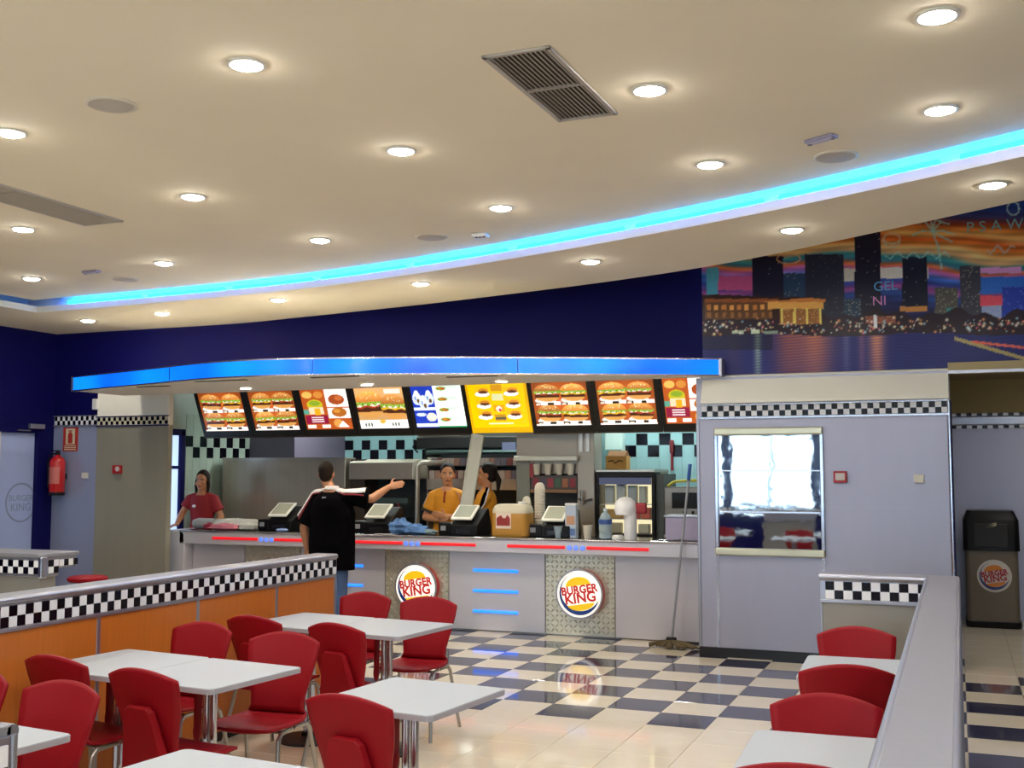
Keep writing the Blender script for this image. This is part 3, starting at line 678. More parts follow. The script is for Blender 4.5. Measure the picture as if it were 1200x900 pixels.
# ---- things on the counter
SCR = mat('till_screen', '#9a9c8c', .25, emit='#9a9c88', es=.12); BEZ = mat('till_bezel', '#e8e6da', .4); GREYLBL = mat('grey_label', '#8a8a90', .4)
def till(x, lab):
    t = thing('cash_register', lab, 'cash register', (x, 11.12, 1.0))
    b = MB(); b.prism([(-.20, 0), (.20, 0), (.20, .10), (.12, .29), (.06, .28), (-.20, .12)], 'x', -.12, .20).build('body', BLACK, t, .012)
    b = MB(); b.box(-.29, -.125, -.14, .10, 0, .135).build('printer', BLACK, t, .012)
    MB().box(-.26, -.20, -.143, -.14, .05, .10).build('badge', GREYLBL, t)
    MB().box(-.05, .12, -.203, -.2, .03, .075).build('slot', mat('till_slot', '#1c1c22', .2), t)
    a = math.atan2(.19, .30)
    s = inst('screen', (lambda bb: bb.box(-.125, .125, -.135, .135, -.012, .012).mesh('screen', BEZ))(MB()), t, (.0, -.07, .245), (a, 0, 0))
    mb = s.modifiers.new('bevel', 'BEVEL'); mb.width = .01; mb.segments = 2
    inst('display', (lambda bb: bb.box(-.10, .10, -.10, .11, .012, .015).mesh('display', SCR))(MB()), s)
    return t
for x, lab in ((-7.30, 'black till with white tilted screen left of the customer'), (-6.03, 'black till with white tilted screen right of the customer'),
               (-4.97, 'black till with white tilted screen before the two yellow-shirted staff'), (-3.93, 'black till with white tilted screen before the drinks machine')): till(x, lab)
# bags at the left end
bg_ = thing('plastic_bag_bundle', 'crumpled pale plastic bags lying on the counter left end', 'bag', (-8.05, 11.02, 1.0))
def crumple(b, c, r, seed, n=18, m=10, amp=.22):
    rnd = np.random.RandomState(seed); ph = rnd.rand(12)*6.28
    rings = []
    for i in range(m+1):
        p = math.pi*i/m if 0 < i < m else (.03 if i == 0 else math.pi-.03); ring = []
        for k in range(n):
            q = 2*math.pi*k/n
            w = 1+amp*(math.sin(3*q+ph[0]+2*p)*.4+math.sin(5*q-3*p+ph[1])*.35+math.sin(9*q+4*p+ph[2])*.25+math.sin(7*p+ph[3])*.3)
            ring.append((c[0]+r[0]*w*math.sin(p)*math.cos(q), c[1]+r[1]*w*math.sin(p)*math.sin(q), max(.002, c[2]-r[2]*w*math.cos(p))))
        rings.append(ring)
    b.loft(rings, True, True)
PB = mat('plastic_film', '#c8c8c0', .25, var=.1, bump=.3, bscale=40)
b = MB(); crumple(b, (.1, .05, .065), (.42, .12, .065), 3); b.build('bag', PB, bg_)
b = MB(); b.tube([(-.46, 0, .06), (-.40, .0, .07), (-.2, .02, .07)], [.055, .065, .06], 14).build('rolled_end', mat('roll_grey', '#9a9ca0', .4), bg_)
b = MB(); crumple(b, (.33, -.02, .05), (.14, .1, .05), 9); b.build('bag_fold', PB, bg_)
pk = thing('pink_cloth', 'pink and red cloth heap in front of the plastic bags', 'cloth', (-8.05, 10.90, 1.0))
b = MB(); crumple(b, (.05, 0, .04), (.2, .07, .04), 5, amp=.3); b.build('heap', mat('pink_cloth', '#c87888', .8), pk)
b = MB(); crumple(b, (-.17, .02, .04), (.07, .06, .04), 6, amp=.3); b.build('red_fold', mat('wine_cloth', '#8a2038', .8), pk)
ph = thing('blue_wrapper', 'small pale blue wrapper on the counter before the left till', 'wrapper', (-7.18, 10.87, 1.0))
b = MB(); crumple(b, (0, 0, .02), (.075, .04, .02), 12, amp=.3); b.build('wrapper', mat('blue_film', '#8ea4d8', .3), ph)
bc = thing('blue_cloth', 'crumpled blue cleaning cloth between two tills', 'cloth', (-5.62, 10.98, 1.0))
b = MB(); crumple(b, (-.1, 0, .075), (.13, .1, .08), 21, amp=.4); crumple(b, (.1, -.02, .05), (.15, .09, .055), 22, amp=.4); b.build('heap', mat('blue_cloth', '#5a80b4', .85), bc)
b = MB(); crumple(b, (.27, -.02, .03), (.08, .07, .03), 23, amp=.3); b.build('grey_fold', mat('grey_cloth', '#6c7e84', .85), bc)
pp = thing('paper_sheet', 'white paper slip lying beside the blue cloth', 'paper', (-5.86, 10.90, 1.0)); MB().box(-.12, .12, -.06, .06, 0, .004).build('sheet', WHITE, pp)
jg = thing('oil_jug', 'square plastic jug of amber oil with red label on counter', 'jug', (-4.39, 11.0, 1.0))
OIL = mat('amber_oil', '#b8863a', .3, var=.1)
b = MB(); rr_loft(b, [(.36, .26, .05, 0), (.39, .28, .05, .015), (.39, .28, .05, .25)]); b.build('oil_body', OIL, jg)
b = MB(); rr_loft(b, [(.39, .28, .05, .25), (.39, .28, .05, .28), (.36, .25, .06, .325), (.30, .2, .06, .345)]); b.build('clear_shoulder', mat('cloudy_plastic', '#c4bca4', .4), jg)
b = MB(); b.lathe([(.04, .34), (.04, .365), (.035, .37)], 16, (.1, 0, 0)).build('cap', WHITE, jg)
MB().box(-.14, .03, -.143, -.139, .09, .25).build('label', mat('label_white', '#d4c0b0', .5), jg)
b = MB(); b.prism([(-.13, .12), (.02, .12), (.02, .2), (-.01, .235), (-.03, .2), (-.06, .2), (-.08, .23), (-.13, .2)], 'y', -.145, -.143).build('label_print', mat('label_red', '#8a2420', .5), jg)
def cup_stack(name, lab, loc, r, h, n):
    t = thing(name, lab, 'cups', loc)
    prof = [(r*.72, 0)]
    for k in range(n):
        z = .09+(h-.09)*k/n; prof += [(r*.95, z), (r*1.03, z+.004), (r*1.03, z+.012), (r*.96, z+.016)]
    prof += [(r*.85, h+.02), (r*.5, h+.045), (.01, h+.05)]
    b = MB(); b.lathe(prof, 18).build('stacked_cups', mat('paper_cup', '#cfc6b4', .5), t); return t
cup_stack('cup_stack', 'tall stack of white paper cups beside the oil jug', (-4.20, 11.30, 1.0), .058, .52, 14)
cup_stack('cup_stack', 'shorter stack of white cups behind the oil jug', (-4.36, 11.32, 1.0), .05, .37, 9)
tb = thing('drinks_carton', 'slim pale blue carton standing before the drinks machine till', 'carton', (-3.725, 10.97, 1.0))
MB().box(-.06, .06, -.04, .04, 0, .34).build('carton', mat('carton_blue', '#a9b4c4', .4), tb, .006)
MB().box(-.062, .062, -.042, .042, .34, .36).build('carton_top', WHITE, tb, .004)
MB().box(-.045, .045, -.0415, -.04, .14, .23).build('carton_print', mat('carton_print', '#b88a6a', .5), tb)
MB().box(-.05, .05, -.0415, -.04, .03, .10).build('carton_print', mat('carton_print2', '#5a74a8', .5), tb)
CLEAR = mat('clear_plastic', '#c4d6e0', .12, trans=.55, ior=1.2)
def cup(lab, loc, r, h, m):
    t = thing('cup', lab, 'cup', loc); b = MB(); b.lathe([(r*.72, 0), (r, h), (r*1.06, h), (r*1.06, h+.006), (r*.94, h+.006), (r*.68, .008)], 20).build('cup_body', m, t); return t
cup('small clear tumbler left of the slim carton', (-3.86, 10.95, 1.0), .055, .12, CLEAR)
cup('single white paper cup right of the slim carton', (-3.55, 10.96, 1.0), .05, .13, mat('paper_cup', '#cfc6b4', .5))
wb = thing('water_bottle', 'clear plastic water bottle with blue label on the counter', 'bottle', (-3.365, 10.98, 1.0))
b = MB(); b.lathe([(.05, 0), (.068, .01), (.068, .05), (.063, .06), (.068, .07), (.063, .08), (.068, .1), (.066, .2), (.045, .25), (.018, .275), (.018, .29)], 22).build('bottle', CLEAR, wb)
MB().lathe([(.021, .285), (.021, .31), (.015, .312)], 16).build('cap', mat('cap_blue', '#c0ccd8', .3), wb)
MB().lathe([(.0695, .15), (.0695, .20)], 22, cap=False).build('label', mat('bottle_label', '#3a5490', .4), wb)
wl2 = thing('paper_lamp', 'white tube with round white head standing on the counter', 'dispenser', (-3.10, 10.98, 1.0))
MB().lathe([(.062, 0), (.065, .01), (.065, .27), (.05, .28)], 22).build('tube', mat('bright_white', '#eae8e8', .5), wl2)
b = MB(); b.lathe([(.10, 0), (.115, .05), (.10, .13), (.06, .17), (.01, .18)], 22, (-.05, 0, .25)).build('head', mat('bright_white2', '#f6f6f6', .4), wl2)
b = MB(); b.box(.03, .16, .0, .08, .26, .37).build('red_block', mat('red_cloth', '#a02a30', .6), wl2, .02)
ld = thing('cup_lid', 'small white plastic cup lid by the white tube', 'tub', (-3.22, 10.93, 1.0)); MB().lathe([(.06, 0), (.06, .03), (.05, .045), (.01, .047)], 18).build('lid_body', WHITE, ld)  # white cup lid lying on the counter
sb = thing('steel_bin', 'lilac metal box at the right end of the counter', 'box', (-2.54, 11.12, 1.0))
MB().box(-.20, .24, -.14, .18, 0, .23).build('box_body', mat('lilac_metal', '#a498ac', .4, .3), sb, .006); MB().box(-.21, .25, -.15, .19, .23, .25).build('rim', ALU, sb, .004)
sp_ = thing('spoon', 'shiny flat spoon lying near the lilac metal box', 'utensil', (-2.72, 10.9, 1.0)); b = MB(); b.ball((0, 0, .008), (.09, .03, .008)).tube([(.08, 0, .01), (.17, .02, .012)], .006, 6).build('spoon_body', CHROME, sp_)
# mop
mo = thing('mop', 'mop with blue handle end leaning at the right end of counter', 'mop', (-2.60, 10.60, 0))
b = MB(); b.tube([(0, .02, .05), (.15, .175, 1.60)], .012, 8).build('pole', mat('mop_pole', '#a8a8ac', .35, .6), mo)
b = MB(); b.tube([(.15, .175, 1.60), (.165, .19, 1.76)], .018, 8).build('grip', mat('grip_blue', '#2a5aa8', .5), mo)
b = MB(); rnd = random.Random(4)
for k in range(90):
    a = rnd.uniform(-math.pi, math.pi); rr = rnd.uniform(.1, 1); ex1 = .26*math.cos(a)*rr+.03; ey = .13*math.sin(a)*rr
    b.tube([(.0, .02, .07), (ex1*.5, ey*.5, .055), (ex1, ey-.02, .014+rnd.uniform(0, .02))], .013, 5)
tag(b.build('strands', mat('mop_strand', '#5e5138', .95, var=.3), mo), kind='stuff')
MB().box(-.05, .05, 0, .04, .05, .10).build('clamp', BLACK, mo, .01)
# ================================================================== blue lit canopy
cp = thing('canopy', 'curved canopy with glowing blue front above the counter', 'canopy', (0, 0, 0))
CF = [(-9.0, 9.49), (-8.2, 9.22), (-7.3, 8.92), (-6.85, 8.74), (-6.4, 8.64), (-5.8, 8.62), (-5.0, 8.82), (-4.28, 9.07), (-3.15, 9.57), (-2.0, 10.16)]
CC = smooth_curve(CF, 70, 2); ZB, ZT = 2.565, 2.727
b = MB(); Yb = 10.30
b.grid([[(x, y+.01, ZB+.005) for x, y in CC], [(x, Yb, ZB+.005) for x, y in CC]], False)
b.grid([[(x, y+.01, ZT) for x, y in CC], [(x, 10.6, ZT) for x, y in CC]], False)
b.grid([[(x, Yb, ZB+.005) for x, y in CC], [(x, Yb, ZT) for x, y in CC]], False)
b.grid([[(CC[0][0], CC[0][1], ZB+.005), (CC[0][0], Yb, ZB+.005)], [(CC[0][0], CC[0][1], ZT), (CC[0][0], Yb, ZT)]], False)
b.build('soffit', mat('canopy_white', '#f2ecdc', .7), cp)
mg = bpy.data.materials.new('blue_glow_panel'); mg.use_nodes = True; nt = mg.node_tree; N = nt.nodes; L = nt.links; p = N['Principled BSDF']
tc = N.new('ShaderNodeTexCoord'); no = N.new('ShaderNodeTexNoise'); no.inputs['Scale'].default_value = 1.1; no.inputs['Detail'].default_value = 1
L.new(tc.outputs['Object'], no.inputs['Vector']); cr = N.new('ShaderNodeValToRGB')
cr.color_ramp.elements[0].position = .3; cr.color_ramp.elements[0].color = (.002, .045, .62, 1); cr.color_ramp.elements[1].position = .72; cr.color_ramp.elements[1].color = (.003, .24, 1, 1)
L.new(no.outputs['Fac'], cr.inputs[0]); L.new(cr.outputs[0], p.inputs['Emission Color']); L.new(cr.outputs[0], p.inputs['Base Color']); p.inputs['Emission Strength'].default_value = .95; p.inputs['Roughness'].default_value = .15
brk = [-9.0, -7.2, -5.45, -3.68, -2.0]
for a, c in zip(brk[:-1], brk[1:]):
    pts = [(a, interp(CC, a))]+[q for q in CC if a < q[0] < c]+[(c, interp(CC, c))]
    pts = [(x+(.004 if k == 0 else -.004 if k == len(pts)-1 else 0), y) for k, (x, y) in enumerate(pts)]
    b = MB(); b.grid([[(x, y-.004, ZB+.012) for x, y in pts], [(x, y-.004, ZT-.012) for x, y in pts]], True); b.build('glow_panel', mg, cp)
for z, nm in ((ZB, 'lower_trim'), (ZT-.012, 'upper_trim')):
    b = MB(); b.grid([[(x, y-.012, z) for x, y in CC], [(x, y-.012, z+.013) for x, y in CC], [(x, y+.02, z+.013) for x, y in CC], [(x, y+.02, z) for x, y in CC], [(x, y-.012, z) for x, y in CC]], True); b.build(nm, CHROME, cp)
for x, y in (CC[0], CC[-1]): MB().box(x-.012, x+.012, y-.014, y+.06, ZB, ZT).build('end_trim', ALU, cp)
MB().box(-2.0, -1.985, 10.15, 10.32, ZB, ZT).build('end_cap', ALU, cp)
for x0, x1 in ((-6.9, -6.3), (-5.6, -5.1), (-4.4, -3.9), (-7.9, -7.5)):
    y = max(interp(CC, x0), interp(CC, x1))+.10; MB().box(x0, x1, y, y+.05, ZB-.004, ZB+.006).build('soffit_slot', mat('slot_grey', '#6e685a', .6), cp)

# ================================================================== menu boards
def canvas(nx=96, ny=80, col=(1, 1, 1)):
    im = np.zeros((ny, nx, 3)); im[:] = col; V, U = np.mgrid[0:1:ny*1j, 0:1:nx*1j]; return im, U, V
def C(h): return np.array([int(h[i:i+2], 16)/255 for i in (1, 3, 5)])
def rect(im, U, V, u0, u1, v0, v1, c): im[(U >= u0) & (U <= u1) & (V >= v0) & (V <= v1)] = c
def ell(im, U, V, cu, cv, ru, rv, c, top=None, bot=None):
    m = ((U-cu)/ru)**2+((V-cv)/rv)**2 <= 1
    if top is not None: m &= V <= top
    if bot is not None: m &= V >= bot
    im[m] = c
def burger(im, U, V, cu, cv, w, h, rnd, cheese=False, long=False):
    x = (U-cu)/(w/2)
    tone = rnd.uniform(.85, 1.1); w *= rnd.uniform(.92, 1.05)
    x = (U-cu)/(w/2); sl = rnd.uniform(-.05, .05); V = V-sl*(U-cu)
    def layer(z0, z1, c, ww=1., wav=0., f=9):
        wv = wav*np.sin(x*f+rnd.rand()*6)
        m = (np.abs(x) < ww) & (V > cv+h*(z0+wv)) & (V < cv+h*(z1+wv)); im[m] = c*(.85+.3*rnd.rand(m.sum(), 1))
    m = (np.abs(x) < .92) & (V > cv-.5*h) & (V < cv-.24*h) & (((x/.92)**2+((V-(cv-.24*h))/(.27*h))**2) < 1); im[m] = C('#d8994e')
    layer(-.27, -.10, C('#4a2210'), .95); layer(-.12, -.04, C('#e8b020') if cheese else C('#a83a20'), 1., .03, 7)
    layer(-.05, .02, C('#f0e8d0'), .9, .03, 6); layer(-.01, .14, C('#6f9a22'), 1.05, .05, 14); layer(.04, .09, C('#a8c850'), 1., .05, 17)
    m = (V > cv+.10*h) & (((x/.98)**2+((V-(cv+.10*h))/(.40*h))**2) < 1)
    sh = np.clip((V-cv)/(h*.5), 0, 1)
    im[m] = (C('#a8662a')[None]*(1-sh[m][:, None]*.0)+C('#e8b468')[None]*(sh[m][:, None]*.45)) * (.92+.12*rnd.rand(m.sum(), 1)) * tone
    for _ in range(14):
        sx, sy = rnd.uniform(-.6, .6), rnd.uniform(.22, .44)
        ms = (np.abs(x-sx) < .035) & (np.abs(V-(cv+sy*h*(1-.3*sx*sx))) < .008); im[ms & m] = C('#f0d8a0')
def board_four(seed, cheese):
    im, U, V = canvas(col=C('#a8501e')); rnd = np.random.RandomState(seed)
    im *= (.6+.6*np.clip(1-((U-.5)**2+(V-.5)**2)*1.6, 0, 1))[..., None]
    for (cu, cv) in ((.27, .70), (.74, .70), (.27, .26), (.74, .26)):
        ell(im, U, V, cu-.04, cv-.15, .19, .07, C('#e8e4da')); burger(im, U, V, cu, cv+.015, .46, .37, rnd, cheese ^ (cu > .5), False)
    for v in (.455, .03):
        rect(im, U, V, .04, .96, v-.01, v+.05, C('#1c1410'))
        for u in (.20, .44, .70, .92): rect(im, U, V, u-.07, u+.06, v-.005, v+.07, C('#fff8f0'))
        for u in (.09, .56): rect(im, U, V, u-.04, u+.03, v+.0, v+.03, C('#f0e0c8'))
    rect(im, U, V, 0, 1, .0, .035, C('#fbf2ea'))
    return im
def board_mix(seed):
    im, U, V = canvas(col=C('#b8541c')); rnd = np.random.RandomState(seed)
    rect(im, U, V, .52, 1, .26, .95, C('#f4f0ea')); rect(im, U, V, .52, 1, .50, .53, C('#b8541c'))
    ell(im, U, V, .75, .70, .17, .12, C('#a84a20')); ell(im, U, V, .80, .73, .08, .06, C('#c86a34')); ell(im, U, V, .76, .40, .16, .11, C('#b06420')); ell(im, U, V, .72, .43, .07, .05, C('#d8903a'))
    ell(im, U, V, .14, .82, .11, .08, C('#e8b85a')); ell(im, U, V, .38, .82, .10, .08, C('#d88a38'))
    ell(im, U, V, .27, .58, .17, .13, C('#c8b820')); ell(im, U, V, .27, .62, .12, .06, C('#8aa428')); rect(im, U, V, .12, .44, .36, .52, C('#f0d8b0')); rect(im, U, V, .24, .36, .34, .50, C('#f0a818'))
    rect(im, U, V, .0, .11, .36, .48, C('#5aa08a')); rect(im, U, V, .02, .5, .13, .33, C('#8c1038'))
    for v in (.17, .22, .27): rect(im, U, V, .14, .40, v, v+.03, C('#f4dde0'))
    rect(im, U, V, .03, .20, .03, .11, C('#fff6ee')); rect(im, U, V, .34, .52, .03, .11, C('#fff6ee')); ell(im, U, V, .70, .14, .10, .10, C('#e09a4a')); 
    m = (U-.80 > -.1) & (U < .92) & (V < .19-(np.abs(U-.80))*1.2) & (V > .05); im[m] = C('#f8f4f0')
    return im
def board_big(seed):
    im, U, V = canvas(col=C('#d8a468')); rnd = np.random.RandomState(seed)
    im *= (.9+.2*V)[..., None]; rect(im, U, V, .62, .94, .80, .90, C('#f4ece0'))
    burger(im, U, V, .27, .56, .60, .62, rnd); burger(im, U, V, .76, .50, .50, .56, rnd, True)
    rect(im, U, V, 0, 1, 0, .20, C('#fbfbf6'))
    for u in (.12, .18, .24, .68, .74, .80): ell(im, U, V, u, .09, .016, .05, C('#404038'))
    ell(im, U, V, .48, .16, .06, .05, C('#e8b040')); return im
def board_ice(seed):
    im, U, V = canvas(col=C('#f4fbf2')); rnd = np.random.RandomState(seed)
    rect(im, U, V, 0, .44, 0, 1, C('#1c3ab8')); rect(im, U, V, 0, .44, .02, .10, C('#f0f6ff')); rect(im, U, V, 0, .44, .40, .46, C('#f0f6ff'))
    for u, v in ((.10, .66), (.34, .66), (.22, .55)):
        ell(im, U, V, u, v, .09, .14, C('#dfe9ee')); ell(im, U, V, u, v+.1, .05, .09, C('#f8faf8')); ell(im, U, V, u+.02, v-.05, .03, .05, C('#6a4a30')); ell(im, U, V, u-.03, v+.02, .02, .05, C('#7c98c8'))
    ell(im, U, V, .33, .24, .10, .10, C('#e8e4d4')); ell(im, U, V, .13, .30, .10, .04, C('#d8e4ff'))
    for v in (.82, .58, .34, .12):
        rect(im, U, V, .46, 1, v-.02, v+.0, C('#cfe8d4')); ell(im, U, V, .60, v+.06, .10, .045, C('#7a9a2a')); ell(im, U, V, .58, v+.065, .035, .025, C('#d8742a')); ell(im, U, V, .80, v+.09, .12, .04, C('#d8ecdc')); ell(im, U, V, .64, v+.05, .03, .02, C('#c8402a'))
    rect(im, U, V, .44, 1, 0, .03, C('#2a9a5a')); return im
def board_yellow(seed):
    im, U, V = canvas(col=C('#f4c400')); rnd = np.random.RandomState(seed)
    for i, u in enumerate((.24, .76)):
        for v in (.78, .52, .28):
            rect(im, U, V, u-.13, u+.13, v-.10, v+.10, C('#f0b818')); ell(im, U, V, u, v-.05, .13, .055, C('#f6f4ee')); ell(im, U, V, u+.02, v+.02, .09, .05, C('#c8802a')); ell(im, U, V, u+.02, v-.01, .09, .03, C('#5a3018'))
    for v, c in ((.86, '#c89018'), (.66, '#d8d8a0'), (.42, '#e8a010'), (.22, '#b88a20')): rect(im, U, V, .40, .60, v-.07, v+.07, C(c))
    ell(im, U, V, .5, .40, .05, .06, C('#f4e8e0')); ell(im, U, V, .52, .38, .03, .03, C('#b83a50')); rect(im, U, V, .42, .60, .17, .22, C('#585040')); rect(im, U, V, .28, .72, .07, .10, C('#faf0c0'))
    return im
MENU = print_mat('menu_backlit_print', .82, .2)
BLKF = mat('menu_frame', '#15100c', .35)
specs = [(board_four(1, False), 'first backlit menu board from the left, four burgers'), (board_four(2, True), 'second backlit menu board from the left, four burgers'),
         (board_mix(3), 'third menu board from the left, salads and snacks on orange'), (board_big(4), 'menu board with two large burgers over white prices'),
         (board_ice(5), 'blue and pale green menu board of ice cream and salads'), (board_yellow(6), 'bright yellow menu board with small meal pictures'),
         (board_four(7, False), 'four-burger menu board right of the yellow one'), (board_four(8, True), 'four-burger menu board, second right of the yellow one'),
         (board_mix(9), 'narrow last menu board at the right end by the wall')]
PW = .742; y0b, z0b, y1b, z1b = 11.60, 2.13, 11.34, 2.72
for k, (im, lab) in enumerate(specs):
    x0 = -8.83+k*PW; w = PW-.008 if k < 8 else .60
    t = thing('menu_board', lab, 'menu board', (x0, 0, 0), group='backlit menu boards over the kitchen')
    yel = k == 5; fm = mat('menu_frame_yellow', '#e8b400', .35, emit='#f0b800', es=.6) if yel else BLKF
    def P(u, v, d=0): return (u*w, y0b+(y1b-y0b)*v-d*.91, z0b+(z1b-z0b)*v-d*.40)
    def slab(name, u0, u1, v0, v1, d0, d1, m):
        b = MB(); b.loft([[P(u0, v0, d0), P(u1, v0, d0), P(u1, v1, d0), P(u0, v1, d0)], [P(u0, v0, d1), P(u1, v0, d1), P(u1, v1, d1), P(u0, v1, d1)]], True, False); return b.build(name, m, t)
    slab('housing', 0, 1, 0, 1, -.10, 0, BLKF)
    fs_ = .04 if yel else .065; fb = .10 if yel else .115
    slab('side_bar', 0, fs_, 0, 1, 0, .015, fm); slab('side_bar', 1-fs_, 1, 0, 1, 0, .015, fm); slab('bottom_bar', fs_, 1-fs_, 0, fb, 0, .015, fm); slab('top_bar', fs_, 1-fs_, .95, 1, 0, .015, fm)
    if not yel: slab('bottom_lip', 0, 1, -.03, .0, -.04, .02, mat('menu_lip', '#4a4038', .3, .6))
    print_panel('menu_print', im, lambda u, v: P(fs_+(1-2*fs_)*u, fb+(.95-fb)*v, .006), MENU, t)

# ================================================================== city mural
def mural():
    MX0, MX1, MZ0, MZ1 = -2.19, 1.9, 2.585, 4.15
    nx, ny = 420, 170; V, U = np.mgrid[0:1:ny*1j, 0:1:nx*1j]; X = MX0+(MX1-MX0)*U; Z = MZ0+(MZ1-MZ0)*V
    # image pixel coordinates curve-fitted to the wall: A runs across, B runs downward
    P_, Q_ = X-MX0, Z-MZ0; A = 824+122.9*P_+5.2*P_**2-1.5*Q_; B = 440-3.6*P_-(124.2+4.83*P_)*Q_+Q_**2
    rnd = np.random.RandomState(11); im = np.zeros((ny, nx, 3))
    wob = 5*np.sin(A/52+.6)+2.5*np.sin(A/23+B/14+1)+2*np.sin(A/83+B/9)
    Bs = B+wob-(A-1000)*.025
    stops = [(150, '#0a1850'), (236, '#142a74'), (248, '#2c2a58'), (257, '#7a2a18'), (266, '#c8702c'), (273, '#d89a50'), (280, '#b8481a'), (287, '#c86a28'), (293, '#dcae68'), (299, '#b88a5a'), (304, '#2a7a80'), (309, '#2a6078'), (313, '#c85a28'), (318, '#a8509a'), (325, '#2c58b0'), (333, '#28307c'), (341, '#8a3a78'), (349, '#203a80'), (360, '#181c48'), (380, '#120f2c')]
    bs = [s[0] for s in stops]; cs = np.array([C(s[1]) for s in stops])
    for k in range(3): im[..., k] = np.interp(Bs, bs, cs[:, k])
    im *= (.92+.10*np.sin(B*.8+np.sin(A/40)*3)+.05*np.sin(A/9+B/3))[..., None]
    def R_(a0, a1, b0, b1, c, speck=0, sc=None):
        m = (A >= a0) & (A <= a1) & (B >= b0) & (B <= b1); im[m] = C(c)*(.95+.1*rnd.rand(m.sum(), 1))
        if speck:
            s = m & (rnd.rand(ny, nx) < speck) & (np.sin(B*2.2) > -.2); im[s] = im[s]*.5+C(sc or '#b0a890')*.5
    R_(1030, 1090, 314, 327, '#b8b0a8'); R_(1150, 1200, 315, 322, '#b878b0'); R_(1150, 1250, 326, 346, '#2050a8'); R_(1150, 1200, 348, 360, '#c03848'); R_(842, 882, 323, 340, '#a03c68'); R_(990, 1003, 315, 330, '#a8a090')
    R_(828, 842, 313, 350, '#3a8098'); R_(882, 919, 300, 356, '#141220', .01); R_(919, 944, 320, 356, '#1c2a40', .06); R_(944, 990, 298, 385, '#1c1c28', .03, '#5a5a58'); R_(1003, 1034, 272, 372, '#15131f', .015)
    m = (A > 1003) & (A < 1034) & (B < 276) & (B > 271) & (A < 1010); im[m] = C('#15131f')
    R_(1059, 1089, 302, 362, '#121420', .02); R_(1097, 1124, 338, 386, '#3c3a34', .12); R_(1110, 1122, 362, 390, '#2f6a66', .2, '#8ac0a0'); R_(1127, 1151, 313, 388, '#2a2a34', .1); R_(1152, 1175, 360, 384, '#7a88b0', .2); R_(1176, 1230, 338, 376, '#1a2c8a', .12, '#6a80d0'); R_(990, 1010, 350, 372, '#1a2838', .2)
    R_(1230, 1400, 320, 384, '#141430', .06)
    # shore line with lights
    m = (B > 345+np.clip(A-850, 0, 60)*.05) & (B < 388); sh = m & (A < 950); im[sh] = C('#241410')
    sh = (B > 368+4*np.sin(A/14)+3*np.sin(A/5.3)) & (B < 394); im[sh] = C('#1a1018')
    R_(826, 905, 353, 374, '#4a2c18')
    for a in range(828, 905, 9): R_(a, a+5, 357, 363, '#c8803a' if a % 2 else '#a86028'); R_(a+1, a+5, 366, 372, '#d89a50' if a % 3 else '#7a4a24')
    R_(826, 912, 350, 354, '#7a3c1c'); R_(900, 966, 354, 362, '#c88a3c'); R_(914, 962, 362, 380, '#7a4820', .15, '#e0b060')
    m = (B < 354) & (B > 349) & (A > 893) & (A < 968) & (B > 349+np.abs(A-948)*.09); im[m] = C('#b06028')
    for a in (915, 930, 945, 960): R_(a, a+3, 361, 380, '#e0b050')
    R_(1056, 1088, 360, 366, '#a86a30'); R_(1015, 1050, 371, 380, '#6a3428', .2, '#d09060')
    s = (B > 376) & (B < 391) & (rnd.rand(ny, nx) < .03); im[s] = np.array([C(c) for c in ('#f0c080', '#e8e0d0', '#d07050', '#80b0c0', '#c04858')])[rnd.randint(0, 5, s.sum())]*.9
    R_(1024, 1029, 370, 385, '#f0e8d8'); R_(858, 872, 387, 391, '#8a9a84'); R_(880, 890, 386, 392, '#a8b498'); R_(894, 912, 388, 392, '#6a7a6c'); R_(850, 915, 394, 396, '#2a2a2c')
    for k in range(150):
        a = rnd.uniform(826, 1230); bb = rnd.normal(383, 4.5); rr = rnd.uniform(.7, 1.7); cc = C(('#ffd890', '#fff0d8', '#f08a50', '#90c8d0', '#e06070', '#ffe8b0')[rnd.randint(6)])
        g = np.exp(-(((A-a)/rr)**2+((B-bb)/rr)**2))[..., None]*.95; im = im*(1-g)+cc*g
    # water with reflections
    w = B > 393+2*np.sin(A/30); im[w] = C('#14185a')*(.85+.2*np.sin(B[w]*1.7+np.sin(A[w]/11)*2)[:, None]*.5)
    for a, hw, c, s in ((888, 4, '#8aa890', .9), (925, 18, '#9a4a30', .8), (955, 20, '#b8603c', .95), (1028, 9, '#d07850', 1), (1010, 4, '#8a4860', .6), (992, 4, '#6a6a90', .5), (860, 10, '#3a2a40', .5)):
        k = np.exp(-((A-a)/hw)**2)*np.clip(1-(B-396)/110, .35, 1)*s*(.75+.3*np.sin(B*1.9+A/7)); k = np.where(w, k, 0)[..., None]; im = im*(1-k)+C(c)*k
    m = w & (A > 1120) & (np.abs(B-(398+(A-1120)*.30)) < 2.2); im[m] = C('#8a7a48'); m = w & (A > 1140) & (np.abs(B-(402+(A-1140)*.12)) < 1.5); im[m] = C('#b84838')
    m = w & (A < 905) & (B < 410); im[m] = im[m]*.6
    # neon scribbles: palm fronds and loops
    def line(pts, c, t=.9):
        for (a0, b0), (a1, b1) in zip(pts[:-1], pts[1:]):
            L2 = (a1-a0)**2+(b1-b0)**2+1e-9; q = np.clip(((A-a0)*(a1-a0)+(B-b0)*(b1-b0))/L2, 0, 1)
            m = np.hypot(A-(a0+q*(a1-a0)), B-(b0+q*(b1-b0))) < t; im[m] = im[m]*.35+C(c)*.65
    for dx, dy in ((-24, 4), (-18, -9), (-4, -14), (8, -12), (20, -8), (26, 4), (22, 12)):
        line([(1096, 272), (1096+dx*.5, 272+dy*.9-4), (1096+dx, 272+dy)], '#7ab0a8', 1.1)
